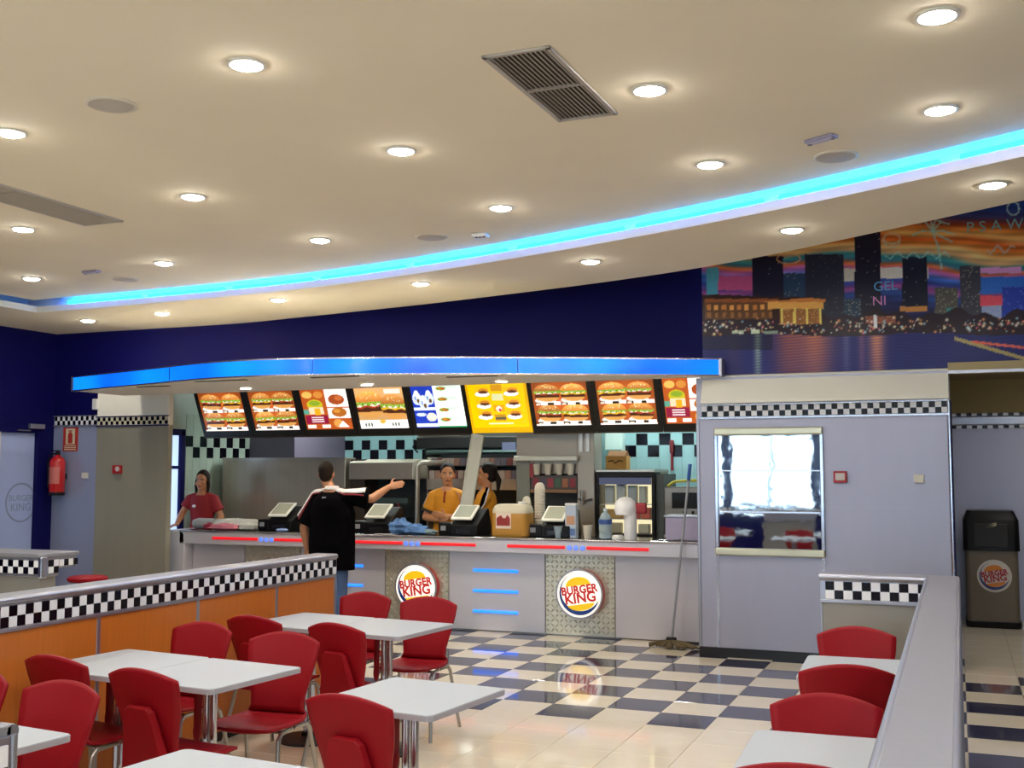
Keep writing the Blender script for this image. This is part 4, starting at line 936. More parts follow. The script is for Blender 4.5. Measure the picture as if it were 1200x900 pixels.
    line([(1096, 272), (1102, 290), (1106, 316)], '#7ab0a8', 1.2)
    line([(1047+10*math.cos(q), 284+7*math.sin(q)-q*.6) for q in np.linspace(0, 9, 24)], '#a8a888'); line([(1040+i*5, 300+4*math.sin(i*1.7)) for i in range(16)], '#88c0b8', .8)
    line([(925+14*math.cos(q), 303+6*math.sin(q)) for q in np.linspace(0, 6.3, 16)], '#c88a5a'); line([(1160+i*4, 294+5*math.sin(i*1.5)) for i in range(9)], '#90a098')
    line([(1192+7*math.cos(q), 246-8*math.sin(q)) for q in np.linspace(0, 9, 20)], '#88b0b8')
    im = np.clip(im, 0, 1)**.82*1.22
    t = thing('mural', 'large printed night skyline mural with neon streaks above lilac wall', 'mural', (0, 0, 0))
    b = MB(); b.box(MX0, MX1, YW+.03, YW+.05, MZ0, MZ1).build('backing_board', mat('mural_back', '#101030', .5), t)
    print_panel('mural_print', im, lambda u, v: (MX0+(MX1-MX0)*u, YW+.028, MZ0+(MZ1-MZ0)*v), print_mat('mural_print', 0, .3, 0, .2), t)
    neon = mat('mural_lettering', '#7ab4b8', .4)
    text_mesh('lettering', 'P S A W', .13, neon, t, (.36, YW+.0275, 3.80), (math.pi/2, 0, 0), .0003)
    text_mesh('lettering', 'GEL', .12, mat('mural_lettering_blue', '#5ab0e0', .4), t, (-.545, YW+.0275, 3.33), (math.pi/2, 0, 0), .0003)
    text_mesh('lettering', 'NI', .12, mat('mural_lettering_pink', '#e08cd0', .4), t, (-.60, YW+.0275, 3.20), (math.pi/2, 0, 0), .0003)
mural()

# ================================================================== kitchen equipment
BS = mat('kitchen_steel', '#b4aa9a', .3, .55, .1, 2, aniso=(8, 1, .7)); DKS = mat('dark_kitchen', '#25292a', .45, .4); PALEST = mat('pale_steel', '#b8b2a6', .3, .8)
k1 = thing('steel_cabinet', 'wide brushed steel cabinet behind the left tills', 'cabinet', (-8.0, 12.25, 0))
MB().box(-.93, .90, -.12, .14, 0, 1.86).build('body', BS, k1, .01); MB().box(-.94, -.90, -.135, .14, 0, 1.87).build('corner_post', PALEST, k1, .004); MB().box(-.90, .905, -.128, -.12, 1.83, 1.865).build('top_lip', PALEST, k1)

k2 = thing('fry_station', 'steel heated fry station with canopy between the cabinet and the post', 'kitchen unit', (-6.55, 12.2, 0))
b = MB(); b.prism([(-.12, 1.59), (-.12, 1.80), (.05, 1.84), (.45, 1.84), (.45, 1.59)], 'x', -.47, .42).build('canopy', BS, k2, .01)
MB().box(-.50, -.30, -.02, .45, .9, 1.84).build('side_panel', mat('brown_steel', '#5e5044', .35, .8), k2); MB().box(-.5, .44, -.1, .45, 0, .92).build('base', BS, k2, .01)
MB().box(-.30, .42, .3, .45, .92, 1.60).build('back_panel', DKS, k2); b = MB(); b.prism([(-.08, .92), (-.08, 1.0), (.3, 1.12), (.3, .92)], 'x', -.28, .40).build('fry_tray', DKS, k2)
MB().box(-.2, .3, -.02, .05, 1.30, 1.36).build('shelf', mat('teal_grey', '#4e605e', .4, .5), k2)
b = MB(); b.tube([(.18, -.05, 1.30), (.30, -.1, 1.02)], .012, 6).build('red_handle', mat('handle_red', '#7a2026', .5), k2)
k2b = thing('steel_post', 'bright round steel post beside the fry station', 'post', (-6.03, 12.0, 0)); b = MB(); b.tube([(0, 0, 0), (0, 0, 1.74), (.05, .02, 1.79), (.35, .02, 1.80)], .028, 12).build('post_tube', PALEST, k2b); MB().lathe([(.06, 0), (.06, .01), (.03, .02)], 14).build('foot', PALEST, k2b)
k3 = thing('burger_chute', 'steel pass shelf filled with two rows of red and white wrapped boxes', 'shelf', (-5.38, 12.35, 0))
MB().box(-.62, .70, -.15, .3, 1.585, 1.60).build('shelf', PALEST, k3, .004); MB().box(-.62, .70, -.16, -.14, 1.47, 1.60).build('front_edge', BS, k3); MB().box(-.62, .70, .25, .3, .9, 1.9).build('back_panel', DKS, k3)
MB().box(-.62, .70, -.15, .3, 0, .95).build('base', BS, k3, .008); MB().box(-.62, .70, -.15, .3, 1.75, 1.76).build('upper_shelf', DKS, k3)
for s in (-.62, .69): MB().box(s, s+.012, -.15, .3, .95, 1.86).build('side_panel', BS, k3)
MB().box(-.55, .2, -.05, .2, 1.12, 1.20).build('tray', PALEST, k3, .006)
wm = [mat('wrap_white', '#c0b4ac', .5), mat('wrap_red', '#8a4a48', .5), mat('wrap_grey', '#7c7480', .5), mat('wrap_peach', '#b08a78', .5)]
bx_ = [MB().box(-.034, .034, -.03, .03, 0, .10).mesh('wrapped_box', m) for m in wm]
ORD = 'first second third fourth fifth sixth seventh eighth ninth tenth eleventh twelfth thirteenth fourteenth fifteenth sixteenth seventeenth'.split()
for r, z in ((0, 1.60), (1, 1.70)):
    for k in range(17):
        t = inst('wrapped_box', bx_[(k*3+r*2+(k//3)) % 4], None, (-5.94+k*.077, 12.24+.05*r, z if r == 0 else 1.76), scale=(1, 1, 1 if r == 0 else .9))
        tag(t, '%s wrapped box from the left on the %s row of the burger chute' % (ORD[k], ('lower', 'upper')[r]), 'box', 'wrapped boxes in the burger chute, %s' % ('lower' if r == 0 else 'upper'))
k4 = thing('extractor_hood', 'dark extractor hood with pipes under the yellow menu board', 'hood', (-5.5, 13.3, 0))
b = MB(); b.prism([(-.5, 1.98), (-.5, 2.12), (-.1, 2.45), (.6, 2.45), (.6, 1.98)], 'x', -.95, 1.0).build('hood_body', mat('dark_hood', '#3a3a38', .4, .6), k4, .01)
MB().box(-.93, .98, -.3, .6, 0, 1.98).build('rear_wall', mat('dark_rear_steel', '#2c3232', .5, .5), k4)  # plain dark steel block behind the hood
MB().box(-.90, -.35, -.48, -.42, 1.98, 2.22).build('grey_unit', mat('grey_unit', '#6c625c', .5, .3), k4, .01); b = MB(); b.tube([(-.95, -.46, 2.1), (-1.0, -.5, 2.0), (-.93, -.5, 1.93)], .012, 6).build('cable', BLACK, k4)
b = MB(); b.tube([(-.8, -.5, 1.93), (.9, -.5, 1.93)], .03, 8).tube([(-.8, -.45, 1.86), (.9, -.45, 1.86)], .022, 8).build('pipe', mat('teal_grey', '#4e605e', .4, .5), k4)
MB().box(.25, .43, -.52, -.49, 1.92, 2.05).build('control_screen', mat('ctrl', '#5c6078', .3, emit='#5c6488', es=.2), k4)
k5 = thing('white_panel', 'long white panel leaning up from till to yellow menu board', 'panel', (-5.19, 11.47, 1.02))
b = MB(); b.M = Matrix.Rotation(math.radians(9.8), 4, 'Y'); b.box(-.075, .075, -.012, .012, .05, 1.10).build('board', mat('white_board', '#c8c8b8', .5), k5, .004)
for s in (-1, 1): b = MB(); b.M = Matrix.Rotation(math.radians(9.8), 4, 'Y'); b.box(s*.068-.008, s*.068+.008, -.02, .0, .05, 1.10).build('edge_rib', mat('white_board', '#c8c8b8', .5), k5, .003)
# rear counter + drinks machine, fridge, coffee machine
k6 = thing('rear_counter', 'steel rear worktop under the drinks machine and fridge', 'counter', (-3.5, 12.15, 0))
MB().box(-1.14, 1.2, -.38, .4, 0, .93).build('body', BS, k6, .01); MB().box(-1.16, 1.22, -.4, .42, .93, .96).build('worktop', PALEST, k6, .004)
k7 = thing('drinks_machine', 'tall steel drinks dispenser with nozzles and coloured buttons', 'drinks machine', (-4.22, 12.0, .96))
MB().box(-.46, .46, -.05, .12, 0, 1.3).build('back_panel', DKS, k7)
MB().box(-.47, .268, -.15, .12, .70, 1.32).build('upper_cabinet', mat('warm_steel', '#9a8e80', .32, .5, .1, 2), k7, .008); MB().box(.27, .47, -.17, .12, 0, 1.32).build('right_pillar', mat('warm_steel', '#9a8e80', .32, .5, .1, 2), k7, .008); MB().box(-.47, -.30, -.16, .2, 0, .9).build('left_pillar', mat('olive_steel', '#7c776a', .4, .6), k7, .008)
MB().box(-.46, .30, -.27, -.14, .845, .905).build('cup_rail', mat('rail_cream', '#c8c4b4', .35, .3), k7, .012); MB().box(-.28, .27, -.19, -.05, .52, .68).build('button_panel', mat('button_panel', '#4a3c38', .4), k7); MB().box(-.28, .27, -.20, -.05, .49, .525).build('drip_edge', mat('tan_edge', '#8a6440', .5), k7); MB().box(-.28, .27, -.25, .0, 0, .05).build('drip_tray', BS, k7)
for k, c in enumerate(('#8a2028', '#4a3a50', '#9a2430', '#3a5a40', '#9a5a30', '#8a2028')): MB().box(-.25+k*.088, -.185+k*.088, -.195, -.19, .55, .65).build('button', mat('btn%d' % k, c, .4), k7)
for k in range(4): b = MB(); b.lathe([(.032, 0), (.045, .12), (.047, .125)], 14, (-.2+k*.135, -.2, .69)).build('hanging_cup', mat('paper_cup', '#cfc6b4', .5), k7)
b = MB(); b.tube([(.30, -.2, .42), (.38, -.24, .40), (.45, -.2, .42)], .014, 8).tube([(.34, -.22, .36), (.34, -.24, .52)], .014, 8).build('tap', CHROME, k7)
MB().box(-.29, -.24, -.2, -.14, .66, .82).build('red_tag', mat('tag_red', '#8c2226', .5), k7); b = MB(); b.box(.30, .34, -.19, -.17, .95, 1.28).box(.38, .42, -.19, -.17, .95, 1.28).box(.30, .43, -.19, -.17, 1.20, 1.30).build('bracket_holder', mat('holder', '#c0b8ae', .3, .7), k7)
k8 = thing('display_fridge', 'small lit glass-front display fridge with black frame', 'fridge', (-3.40, 12.05, .96))
FI = mat('fridge_inside', '#c8c09a', .5, emit='#e8dcb0', es=.9)
MB().box(-.33, .33, .05, .42, 0, .72).build('cabinet', mat('fridge_inner', '#b8b090', .5), k8); b = MB(); b.box(-.335, -.30, -.2, .06, 0, .72).box(.295, .335, -.2, .06, 0, .72).box(-.30, .295, -.2, .06, 0, .045).box(-.30, .295, -.2, .06, .66, .72); b.build('frame', BLACK, k8, .006)
MB().box(-.34, .34, -.21, .42, .72, .75).build('top_panel', PALEST, k8, .006); MB().box(-.30, .295, .03, .05, .045, .66).build('back_light', FI, k8); MB().box(-.30, .295, -.17, .03, .36, .37).build('shelf', PALEST, k8); MB().box(-.30, .295, -.17, .03, .20, .21).build('shelf', PALEST, k8)
MB().box(-.30, .295, -.205, -.2, .585, .66).build('header_strip', mat('fridge_header', '#4a5070', .4, emit='#50587c', es=.2), k8); MB().box(.335, .42, -.15, .42, 0, .70).build('side_box', mat('side_dark', '#4a4e48', .5), k8)
for k, (x, z, w, h, c) in enumerate(((-.26, .375, .1, .2, '#a0a8a8'), (-.13, .375, .1, .21, '#aab0ac'), (0, .375, .1, .2, '#9aa4a8'), (.13, .375, .08, .19, '#b0b4a8'), (-.26, .21, .2, .1, '#a88a50'), (.02, .21, .12, .12, '#b04038'), (.16, .21, .1, .12, '#b85038'), (-.24, .05, .16, .11, '#b0a890'), (.0, .05, .08, .13, '#c09038'), (.12, .05, .12, .1, '#b8b4a0'))):
    b = MB(); b.box(x, x+w, -.12, -.02, z, z+h); t = tag(b.build('food_pack', mat('pack%d' % k, c, .4), None, .008, (-3.40, 12.05, .96)), ('%s pale tall pack from the left on the fridge top shelf', '%s pack from the left on the fridge middle shelf', '%s small pack from the left on the fridge bottom shelf')[0 if k < 4 else 1 if k < 7 else 2] % ORD[k if k < 4 else k-4 if k < 7 else k-7], 'pack', ('top', 'middle', 'bottom')[0 if k < 4 else 1 if k < 7 else 2]+' shelf packs in the display fridge')
bx2 = thing('cardboard_box', 'small brown cardboard box on top of the display fridge', 'box', (-3.50, 11.98, 1.71)); MB().box(-.14, .10, -.08, .08, 0, .15).build('carton', mat('cardboard', '#a07838', .8), bx2, .004); b = MB(); b.prism([(-.08, .15), (.0, .21), (.08, .15)], 'x', -.12, .09).build('lid', mat('cardboard_dark', '#7a5228', .8), bx2)
b = MB(); b.tube([(-.11, -.083, .09), (-.06, -.083, .10), (-.03, -.083, .07), (.02, -.083, .1), (.06, -.083, .09)], .006, 5).build('marker_scrawl', BLACK, bx2)
td = thing('towel_dispenser', 'pale aqua paper towel dispenser on the kitchen tiles', 'dispenser', (-3.80, 12.89, 1.93)); MB().box(-.11, .11, -.14, 0, -.02, .25).build('case', mat('aqua_plastic', '#b4ccc8', .4), td, .015); MB().box(-.10, .10, -.145, -.13, -.08, .02).build('outlet', mat('aqua_dark', '#5c7c7c', .4), td)
rb = thing('red_brush', 'red handled brush hanging against the aqua tiles', 'brush', (-3.12, 12.87, 1.70)); b = MB(); b.tube([(0, 0, 0), (0, 0, .22)], .014, 8).build('handle', mat('brush_red', '#7a1420', .5), rb); MB().box(-.025, .025, -.02, .02, .20, .36).build('brush_head', mat('brush_dark', '#5a1018', .6), rb, .01)
k9 = thing('coffee_machine', 'grey coffee machine with yellow hose at the right end', 'coffee machine', (-2.72, 12.0, .96))
MB().box(-.26, .30, -.1, .35, .25, .56).build('head', mat('coffee_grey', '#8a847c', .35, .6), k9, .012); MB().box(-.26, .30, .1, .35, 0, .25).build('back', mat('coffee_dark', '#3a302c', .5), k9); MB().box(-.17, .12, -.112, -.1, .33, .50).build('control_panel', BLACK, k9, .006); MB().box(-.26, .30, -.12, .1, 0, .04).build('drip_tray', BS, k9)
b = MB(); b.tube([(-.03, -.1, .30), (-.03, -.1, .2), (-.12, -.12, .17)], .02, 8).tube([(.06, -.1, .30), (.05, -.12, .2)], .014, 8).build('spout', BLACK, k9); b = MB(); b.tube([(-.22, -.08, .57), (-.15, -.08, .615), (0, -.08, .63), (.2, -.08, .63), (.3, -.08, .62)], .016, 8).build('yellow_hose', mat('hose_yellow', '#b8b040', .5), k9)
# kitchen ceiling tubes
for x, y, lab in ((-7.6, 12.9, 'kitchen tube light above the steel cabinet'), (-5.3, 12.4, 'kitchen tube light above the burger chute'), (-3.2, 12.3, 'kitchen tube light above the display fridge')):
    t = thing('tube_light', lab, 'light', (x, y, 2.95)); MB().box(-.65, .65, -.15, .15, -.05, 0).build('housing', WHITE, t); MB().box(-.62, .62, -.12, .12, -.056, -.05).build('diffuser', mat('kitchen_tube', '#ffffff', .5, emit='#f2fff8', es=KITCHEN_LAMP), t)
# ================================================================== ceiling fittings
dl = thing('downlight', 'x', 'downlight')
b = MB(); b.lathe([(.088, 0), (.088, -.006), (.072, -.010), (.068, .0)], 28, cap=False).build('trim_ring', mat('lamp_ring', '#e0dccf', .4), dl)
b = MB(); b.lathe([(.069, -.004), (.063, -.012), (.045, -.019), (.02, -.023), (.004, -.024)], 24).build('lens', WARMLAMP, dl)
LIGHTS = [(-2.888, 4.03, 'large bright recessed downlight at the upper left, right of the round speaker'), (-4.655, 4.398, 'recessed downlight at the left picture edge above the long grille'),
  (-6.437, 6.234, 'recessed downlight just below the long left grille'), (-4.631, 5.90, 'recessed downlight right of the long left grille'), (-8.025, 7.895, 'recessed downlight at far left of the flat ceiling, near the cove corner'),
  (-6.361, 7.732, 'recessed downlight above the left end of the cyan cove'), (-4.586, 7.404, 'recessed downlight above the cyan cove, over the third menu board'), (-2.866, 5.472, 'recessed downlight left of the square air grille'),
  (-2.861, 6.941, 'recessed downlight just above the cove near the small detector'), (-1.306, 5.021, 'recessed downlight right of the square air grille'), (-1.302, 6.399, 'recessed downlight above the cove near the strip fitting'),
  (-.022, 4.608, 'recessed downlight at the top right corner of the ceiling'), (-.026, 5.843, 'recessed downlight at right, second below the top right corner')]
HIDE = [(-4.65, 2.9), (-4.65, 1.4), (-2.88, 2.55), (-2.88, 1.1), (-1.3, 3.55), (-1.3, 2.1), (-1.3, .6), (-.02, 3.1), (-.02, 1.6), (-.02, .1), (-6.4, 4.7), (-6.4, 3.2), (-6.4, 1.7), (-8.02, 6.3), (-8.02, 4.7), (-8.02, 3.1), (1.6, 4.2), (1.6, 2.6), (1.6, 1.0), (1.6, -.6), (-1.3, -1.0), (-2.88, -.6), (-4.65, -.2), (-6.4, .2), (-8.02, 1.4)]
ZS = (3.385-1.69)/1.81
RINGL = [(-9.647*ZS, 10.439*ZS-.05, 'leftmost downlight on the lower ceiling band'), (-8.421*ZS, 10.228*ZS, 'second downlight from the left on the lower ceiling band'), (-6.609*ZS, 9.861*ZS, 'third downlight from the left on the lower ceiling band'),
  (-4.757*ZS, 9.51*ZS, 'middle downlight on the lower ceiling band'), (-2.888*ZS, 9.038*ZS, 'downlight on the lower ceiling band above the dark blue wall'), (-1.10*ZS, 8.402*ZS, 'downlight on the lower ceiling band left of the mural tower'), (.26*ZS, 7.529*ZS, 'rightmost downlight on the lower ceiling band, above the mural')]
used = False
for x, y, lab in LIGHTS:
    if not used: dl.location = (x, y, ZC); dl['label'] = lab; dl['group'] = 'recessed ceiling downlights'; used = True
    else: dup(dl, (x, y, ZC), 0, lab)
for x, y, lab in RINGL: dup(dl, (x, y, ZR), 0, lab)
for x, y in HIDE: dup(dl, (x, y, ZC), 0, 'recessed downlight over the seating outside the view', 'downlights outside the view')
sf = thing('soffit_light', 'small round lamp under the canopy over the left till', 'downlight', (-6.915, 9.745, ZB+.004), group='canopy soffit lamps')
b = MB(); b.lathe([(.075, 0), (.075, -.008), (.058, -.012), (.055, 0)], 24, cap=False).build('trim_ring', mat('lamp_ring', '#e0dccf', .4), sf)
b = MB(); b.lathe([(.056, -.002), (.04, -.010), (.004, -.012)], 20).build('lens', SOFFLAMP, sf)
dup(sf, (-5.505, 9.81, ZB+.004), 0, 'small round lamp under the canopy over the pointing man'); dup(sf, (-4.08, 9.92, ZB+.004), 0, 'small round lamp under the canopy by the yellow menu board')
for x, y in ((1.5, 12.6), (.9, 11.4)): dup(dl, (x, y, 2.75), 0, 'recessed downlight added in the side corridor outside the view', 'corridor downlights')  # unseen lamps; the second is only added to brighten the corridor
# cove tubes
CY = mat('cyan_tube', '#20c0f0', .4, emit=(.005, .44, 1.0), es=COVE)
xs = np.linspace(-8.75, 3.3, 12); cv = thing('cove_light', 'glowing cyan light strip curving along the ceiling cove', 'light strip', (0, 0, 0))
for a, c in zip(xs[:-1], xs[1:]):
    pts = [(x, lo(x)+.045, ZLIP+.022) for x in np.linspace(a+.06, c-.06, 9)]
    b = MB(); b.tube(pts, .02, 8).build('light_tube', CY, cv)
BT = mat('added_blue_tube', '#3040f0', .4, emit=(.10, .10, 1.0), es=15)  # hidden extra tube row, added to tint the ceiling lip lilac
for a, c in zip(xs[:-1], xs[1:]):
    b = MB(); b.tube([(x, interp(UPC, x)-.028, ZC+.030) for x in np.linspace(a+.06, c-.06, 9)], .011, 6).build('added_blue_tube', BT, cv)
# grilles
def grille(name, lab, loc, rz, w, l, nsl, m, dk):
    t = thing(name, lab, 'air vent', loc, rz)
    b = MB(); f = .025
    b.box(-w/2, w/2, -l/2, -l/2+f, -.012, 0).box(-w/2, w/2, l/2-f, l/2, -.012, 0).box(-w/2, -w/2+f, -l/2, l/2, -.012, 0).box(w/2-f, w/2, -l/2, l/2, -.012, 0); b.build('frame', mat('vent_frame', '#b3aba0', .5, .3), t, .003)
    MB().box(-w/2+f, w/2-f, -.012, .012, -.011, 0).build('cross_rib', m, t)
    MB().box(-w/2+f, w/2-f, -l/2+f, l/2-f, -.002, 0).build('duct_back', dk, t)
    for k in range(nsl):
        x = -w/2+f+(k+.5)*(w-2*f)/nsl; b = MB(); b.prism([(x-.007, -.003), (x-.003, -.003), (x+.007, -.011), (x+.003, -.011)], 'y', -l/2+f, l/2-f).build('slat', m, t)
grille('air_vent', 'square grey slatted air grille in the ceiling centre', (-1.71, 4.81, ZC), R(-1), .32, .97, 12, mat('vent_slat', '#aca498', .5, .1), mat('vent_dark', '#5c564e', .8))
grille('air_vent', 'long flat grey air grille at the left edge of the ceiling', (-5.73, 5.35, ZC), math.pi, .36, 1.9, 14, mat('vent_slat2', '#aca496', .5, .1), mat('vent_back', '#a09888', .8))
def speaker(lab, x, y):
    t = thing('ceiling_speaker', lab, 'speaker', (x, y, ZC)); MB().lathe([(.125, 0), (.125, -.006), (.112, -.012), (.105, -.008)], 32).build('rim', mat('speaker_rim', '#cfc4b2', .6), t)
    b = MB(); b.lathe([(.105, -.009), (.05, -.014), (.004, -.016)], 32).build('mesh_cover', mat('speaker_mesh', '#c0b6aa', .8, bump=.4, bscale=250), t)
speaker('round grey ceiling speaker at the upper left', -3.828, 4.237); speaker('round ceiling speaker above the cove, left of the small detector', -3.72, 7.62); speaker('round ceiling speaker near the cove at right, by the strip fitting', -.596, 6.50); speaker('faint round ceiling speaker above the left end of the cove', -7.23, 8.25)
def strip(lab, x, y, rz):
    t = thing('emergency_light', lab, 'emergency light', (x, y, ZC), rz); MB().box(-.09, .09, -.035, .035, -.02, 0).build('body', mat('strip_body', '#8f8aa0', .5), t, .006); MB().box(-.08, .08, -.02, .02, -.024, -.02).build('diffuser', mat('strip_diff', '#b8b2c8', .4), t)
    for s in (-1, 1): MB().lathe([(.012, 0), (.012, -.027)], 10, (s*.075, 0, 0)).build('end_knob', mat('strip_knob', '#6a6680', .5), t)
strip('slim emergency light strip in the ceiling above the cove at right', -.635, 6.107, R(-30)); strip('slim emergency light strip in the ceiling at far left', -7.225, 7.80, R(-5))
t = thing('smoke_detector', 'small white detector with dark eyes above the cove', 'detector', (-3.325, 7.66, ZC)); MB().box(-.06, .06, -.045, .045, -.03, 0).build('body', WHITE, t, .01)
for s in (-.03, 0, .03): MB().lathe([(.011, 0), (.011, -.004)], 10, (s, -.01, -.03)).build('sensor_eye', BLACK, t)
# ================================================================== people
def skin_mat(name, col):
    m = bpy.data.materials.new(name); m.use_nodes = True; nt = m.node_tree; N = nt.nodes; L = nt.links
    p = N['Principled BSDF']; a = N.new('ShaderNodeVertexColor'); a.layer_name = 'print'; L.new(a.outputs[0], p.inputs['Base Color'])
    p.inputs['Roughness'].default_value = .5; p.inputs['Subsurface Weight'].default_value = .06; p.inputs['Subsurface Radius'].default_value = (.01, .004, .002)
    return m
def remesh(b, name, m, parent, voxel, smooth=6):
    o = b.build(name, m, None); r = o.modifiers.new('r', 'REMESH'); r.mode = 'VOXEL'; r.voxel_size = voxel; r.use_smooth_shade = True
    s = o.modifiers.new('s', 'SMOOTH'); s.factor = .5; s.iterations = smooth
    dg = bpy.context.evaluated_depsgraph_get(); me = bpy.data.meshes.new_from_object(o.evaluated_get(dg)); o.modifiers.clear(); o.data = me
    me.polygons.foreach_set('use_smooth', [True]*len(me.polygons)); o.parent = parent; return o
def ering(c, ax, ay, yaw, n=20, front=0):
    return [(c[0]+ax*math.cos(q)*math.cos(yaw)-ay*math.sin(q)*math.sin(yaw), c[1]+ax*math.cos(q)*math.sin(yaw)+ay*math.sin(q)*math.cos(yaw), c[2]) for q in (2*math.pi*k/n for k in range(n))]
def person(label, loc, H, yaw, head_yaw, head_tilt, arms, skin, hair_col, shirt, pants, female, extra):
    """yaw 0 faces -y. arms: {'L'|'R': (elbow, wrist, finger_dir, thumb_dir, curl)} as offsets from loc in world axes; R is the side at +x when yaw=0"""
    root = thing('person', label, 'person', loc)
    Ry = Matrix.Rotation(yaw, 3, 'Z'); W = lambda x, y, z: tuple(Ry @ Vector((x, y, z)))
    sh = (.088 if female else .108)*H; hip = .052*H
    lean = extra.get('lean', (0, 0)); LX = lambda z: (lean[0]*max(0, z/H-.5)*2, lean[1]*max(0, z/H-.5)*2)
    def off(x, y, z):
        p = Ry @ Vector((x, y, z)); l = LX(z); return (p.x+l[0], p.y+l[1], p.z)
    # ---------- body, one continuous surface
    b = MB()
    tw = [(.47, .083, .060), (.53, .092, .064), (.58, .082, .058), (.64, .076, .054), (.70, .084, .060), (.75, .092, .064), (.79, .092, .058), (.825, .066, .044), (.845, .036, .036)]
    if female: tw = [(z, a*.92 if z > .6 else a, c*.95) for z, a, c in tw]
    if not female: tw = [(z, a*1.06 if z > .66 else a*.98, c*1.03) for z, a, c in tw]
    b.loft([[(x+LX(z*H)[0], y+LX(z*H)[1], z0) for x, y, z0 in ering((0, 0, z*H), a*H, c*H, yaw)] for z, a, c in tw])
    for s in (-1, 1):
        h0 = off(s*hip, 0, .50*H); k0 = off(s*.058*H, -.012, .285*H); a0 = off(s*.06*H, .01, .05*H)
        b.capsule(h0, k0, .052*H, .034*H); b.capsule(k0, a0, .034*H, .022*H); b.ball(off(s*.063*H, -.06, .025*H), (.028*H, .075*H, .022*H), R=Ry)
    hc = Vector(off(*extra.get('head_shift', (0, 0)), .93*H)); Rh = Matrix.Rotation(head_yaw, 3, 'Z') @ Matrix.Rotation(head_tilt, 3, 'X')
    hp = lambda x, y, z: tuple(hc + Rh @ Vector((x, y, z)))
    k = H/1.75*(1.06 if female else 1.0)
    b.capsule(off(0, .005, .82*H), hp(0, .012*k, -.07*k), .034*H, .030*H)
    b.ball(hc+Rh @ Vector((0, .012*k, .025*k)), (.074*k, .092*k, .092*k), 20, 14, Rh)            # skull
    b.ball(hc+Rh @ Vector((0, -.022*k, -.045*k)), (.058*k, .066*k, .075*k), 18, 12, Rh)           # jaw
    b.ball(hc+Rh @ Vector((0, -.065*k, -.095*k)), (.026*k, .022*k, .020*k), 12, 8, Rh)            # chin
    b.capsule(hp(0, -.082*k, .012*k), hp(0, -.102*k, -.028*k), .009*k, .014*k, 10)                 # nose
    b.ball(hc+Rh @ Vector((0, -.088*k, -.062*k)), (.024*k, .010*k, .012*k), 10, 8, Rh)            # lips
    for s in (-1, 1):
        b.ball(hc+Rh @ Vector((s*.075*k, .012*k, -.012*k)), (.010*k, .020*k, .032*k), 10, 8, Rh)  # ears
        b.ball(hc+Rh @ Vector((s*.042*k, -.066*k, -.03*k)), (.024*k, .018*k, .022*k), 10, 8, Rh)  # cheeks
    S = {}
    for sd, s in (('L', -1), ('R', 1)):
        el, wr, fd, td, curl = arms[sd]; p0 = Vector(off(s*sh, 0, (.795 if female else .80)*H)); S[sd] = p0; el, wr = Vector(el), Vector(wr)
        b.ball(p0, .036*H); b.capsule(p0, el, .030*H, .0245*H); b.capsule(el, el.lerp(wr, .35), .0245*H, .0245*H); b.capsule(el.lerp(wr, .35), wr, .0245*H, .016*H)
        fd = Vector(fd).normalized(); td = Vector(td); td = (td-fd*td.dot(fd)).normalized(); nn = fd.cross(td)
        palm = wr+fd*.048*k; Rp = Matrix((td, fd, nn)).transposed()
        b.ball(palm, (.040*k, .052*k, .017*k), 14, 10, Rp); b.ball(wr+fd*.018*k, (.028*k, .03*k, .017*k), 12, 8, Rp)
        for i, (w, ln) in enumerate(((.030, .068), (.010, .078), (-.011, .072), (-.031, .056))):
            q = wr+fd*(.088-.004*abs(i-1.2))*k+td*w*k; d1 = fd; c1 = -nn*curl
            a1 = q+(fd+c1*.5).normalized()*ln*.42*k; a2 = a1+(fd+c1*1.2).normalized()*ln*.33*k; a3 = a2+(fd+c1*1.9).normalized()*ln*.27*k
            b.capsule(q-fd*.02*k, a1, .0092*k, .0085*k, 8); b.capsule(a1, a2, .0085*k, .008*k, 8); b.capsule(a2, a3, .008*k, .0068*k, 8)
        t0 = wr+fd*.03*k+td*.032*k; t1 = t0+(fd*.6+td*.9).normalized()*.034*k; t2 = t1+(fd*.95+td*.35-nn*curl*.4).normalized()*.030*k
        b.capsule(t0, t1, .0115*k, .0102*k, 8); b.capsule(t1, t2, .0102*k, .008*k, 8)
    sm = skin_mat('skin', skin); body = remesh(b, 'body', sm, root, .0075, 4)
    me = body.data; n = len(me.vertices); co = np.zeros(n*3); me.vertices.foreach_get('co', co); co = co.reshape(-1, 3)
    base = C(skin); col = np.tile(base, (n, 1))*(1+.04*(np.random.rand(n, 1)-.5))
    L_ = (co-np.array(hc)) @ np.array(Rh) / k                      # head space
    fr = L_[:, 1] < -.035
    def paint(mask, c, a=1.): col[mask] = col[mask]*(1-a)+C(c)*a
    for s in (-1, 1):
        paint(fr & (((L_[:, 0]-s*.030)/.015)**2+((L_[:, 2]-.004)/.008)**2 < 1), '#b8a498'); paint(fr & (((L_[:, 0]-s*.030)/.007)**2+((L_[:, 2]-.004)/.008)**2 < 1), '#1a0f0a')
        paint(fr & (np.abs(L_[:, 0]-s*.031) < .019) & (np.abs(L_[:, 2]-.024+.12*np.abs(L_[:, 0]-s*.031)) < .0045), hair_col)
    paint(fr & ((L_[:, 0]/.025)**2+((L_[:, 2]+.062)/.010)**2 < 1), '#a8554a', .8); paint(fr & (np.abs(L_[:, 0]) < .02) & (np.abs(L_[:, 2]+.062) < .003), '#5a201c', .8)
    at = me.color_attributes.new('print', 'FLOAT_COLOR', 'POINT'); c = np.clip(col, 0, 1); c = np.where(c <= .04045, c/12.92, ((c+.055)/1.055)**2.4)
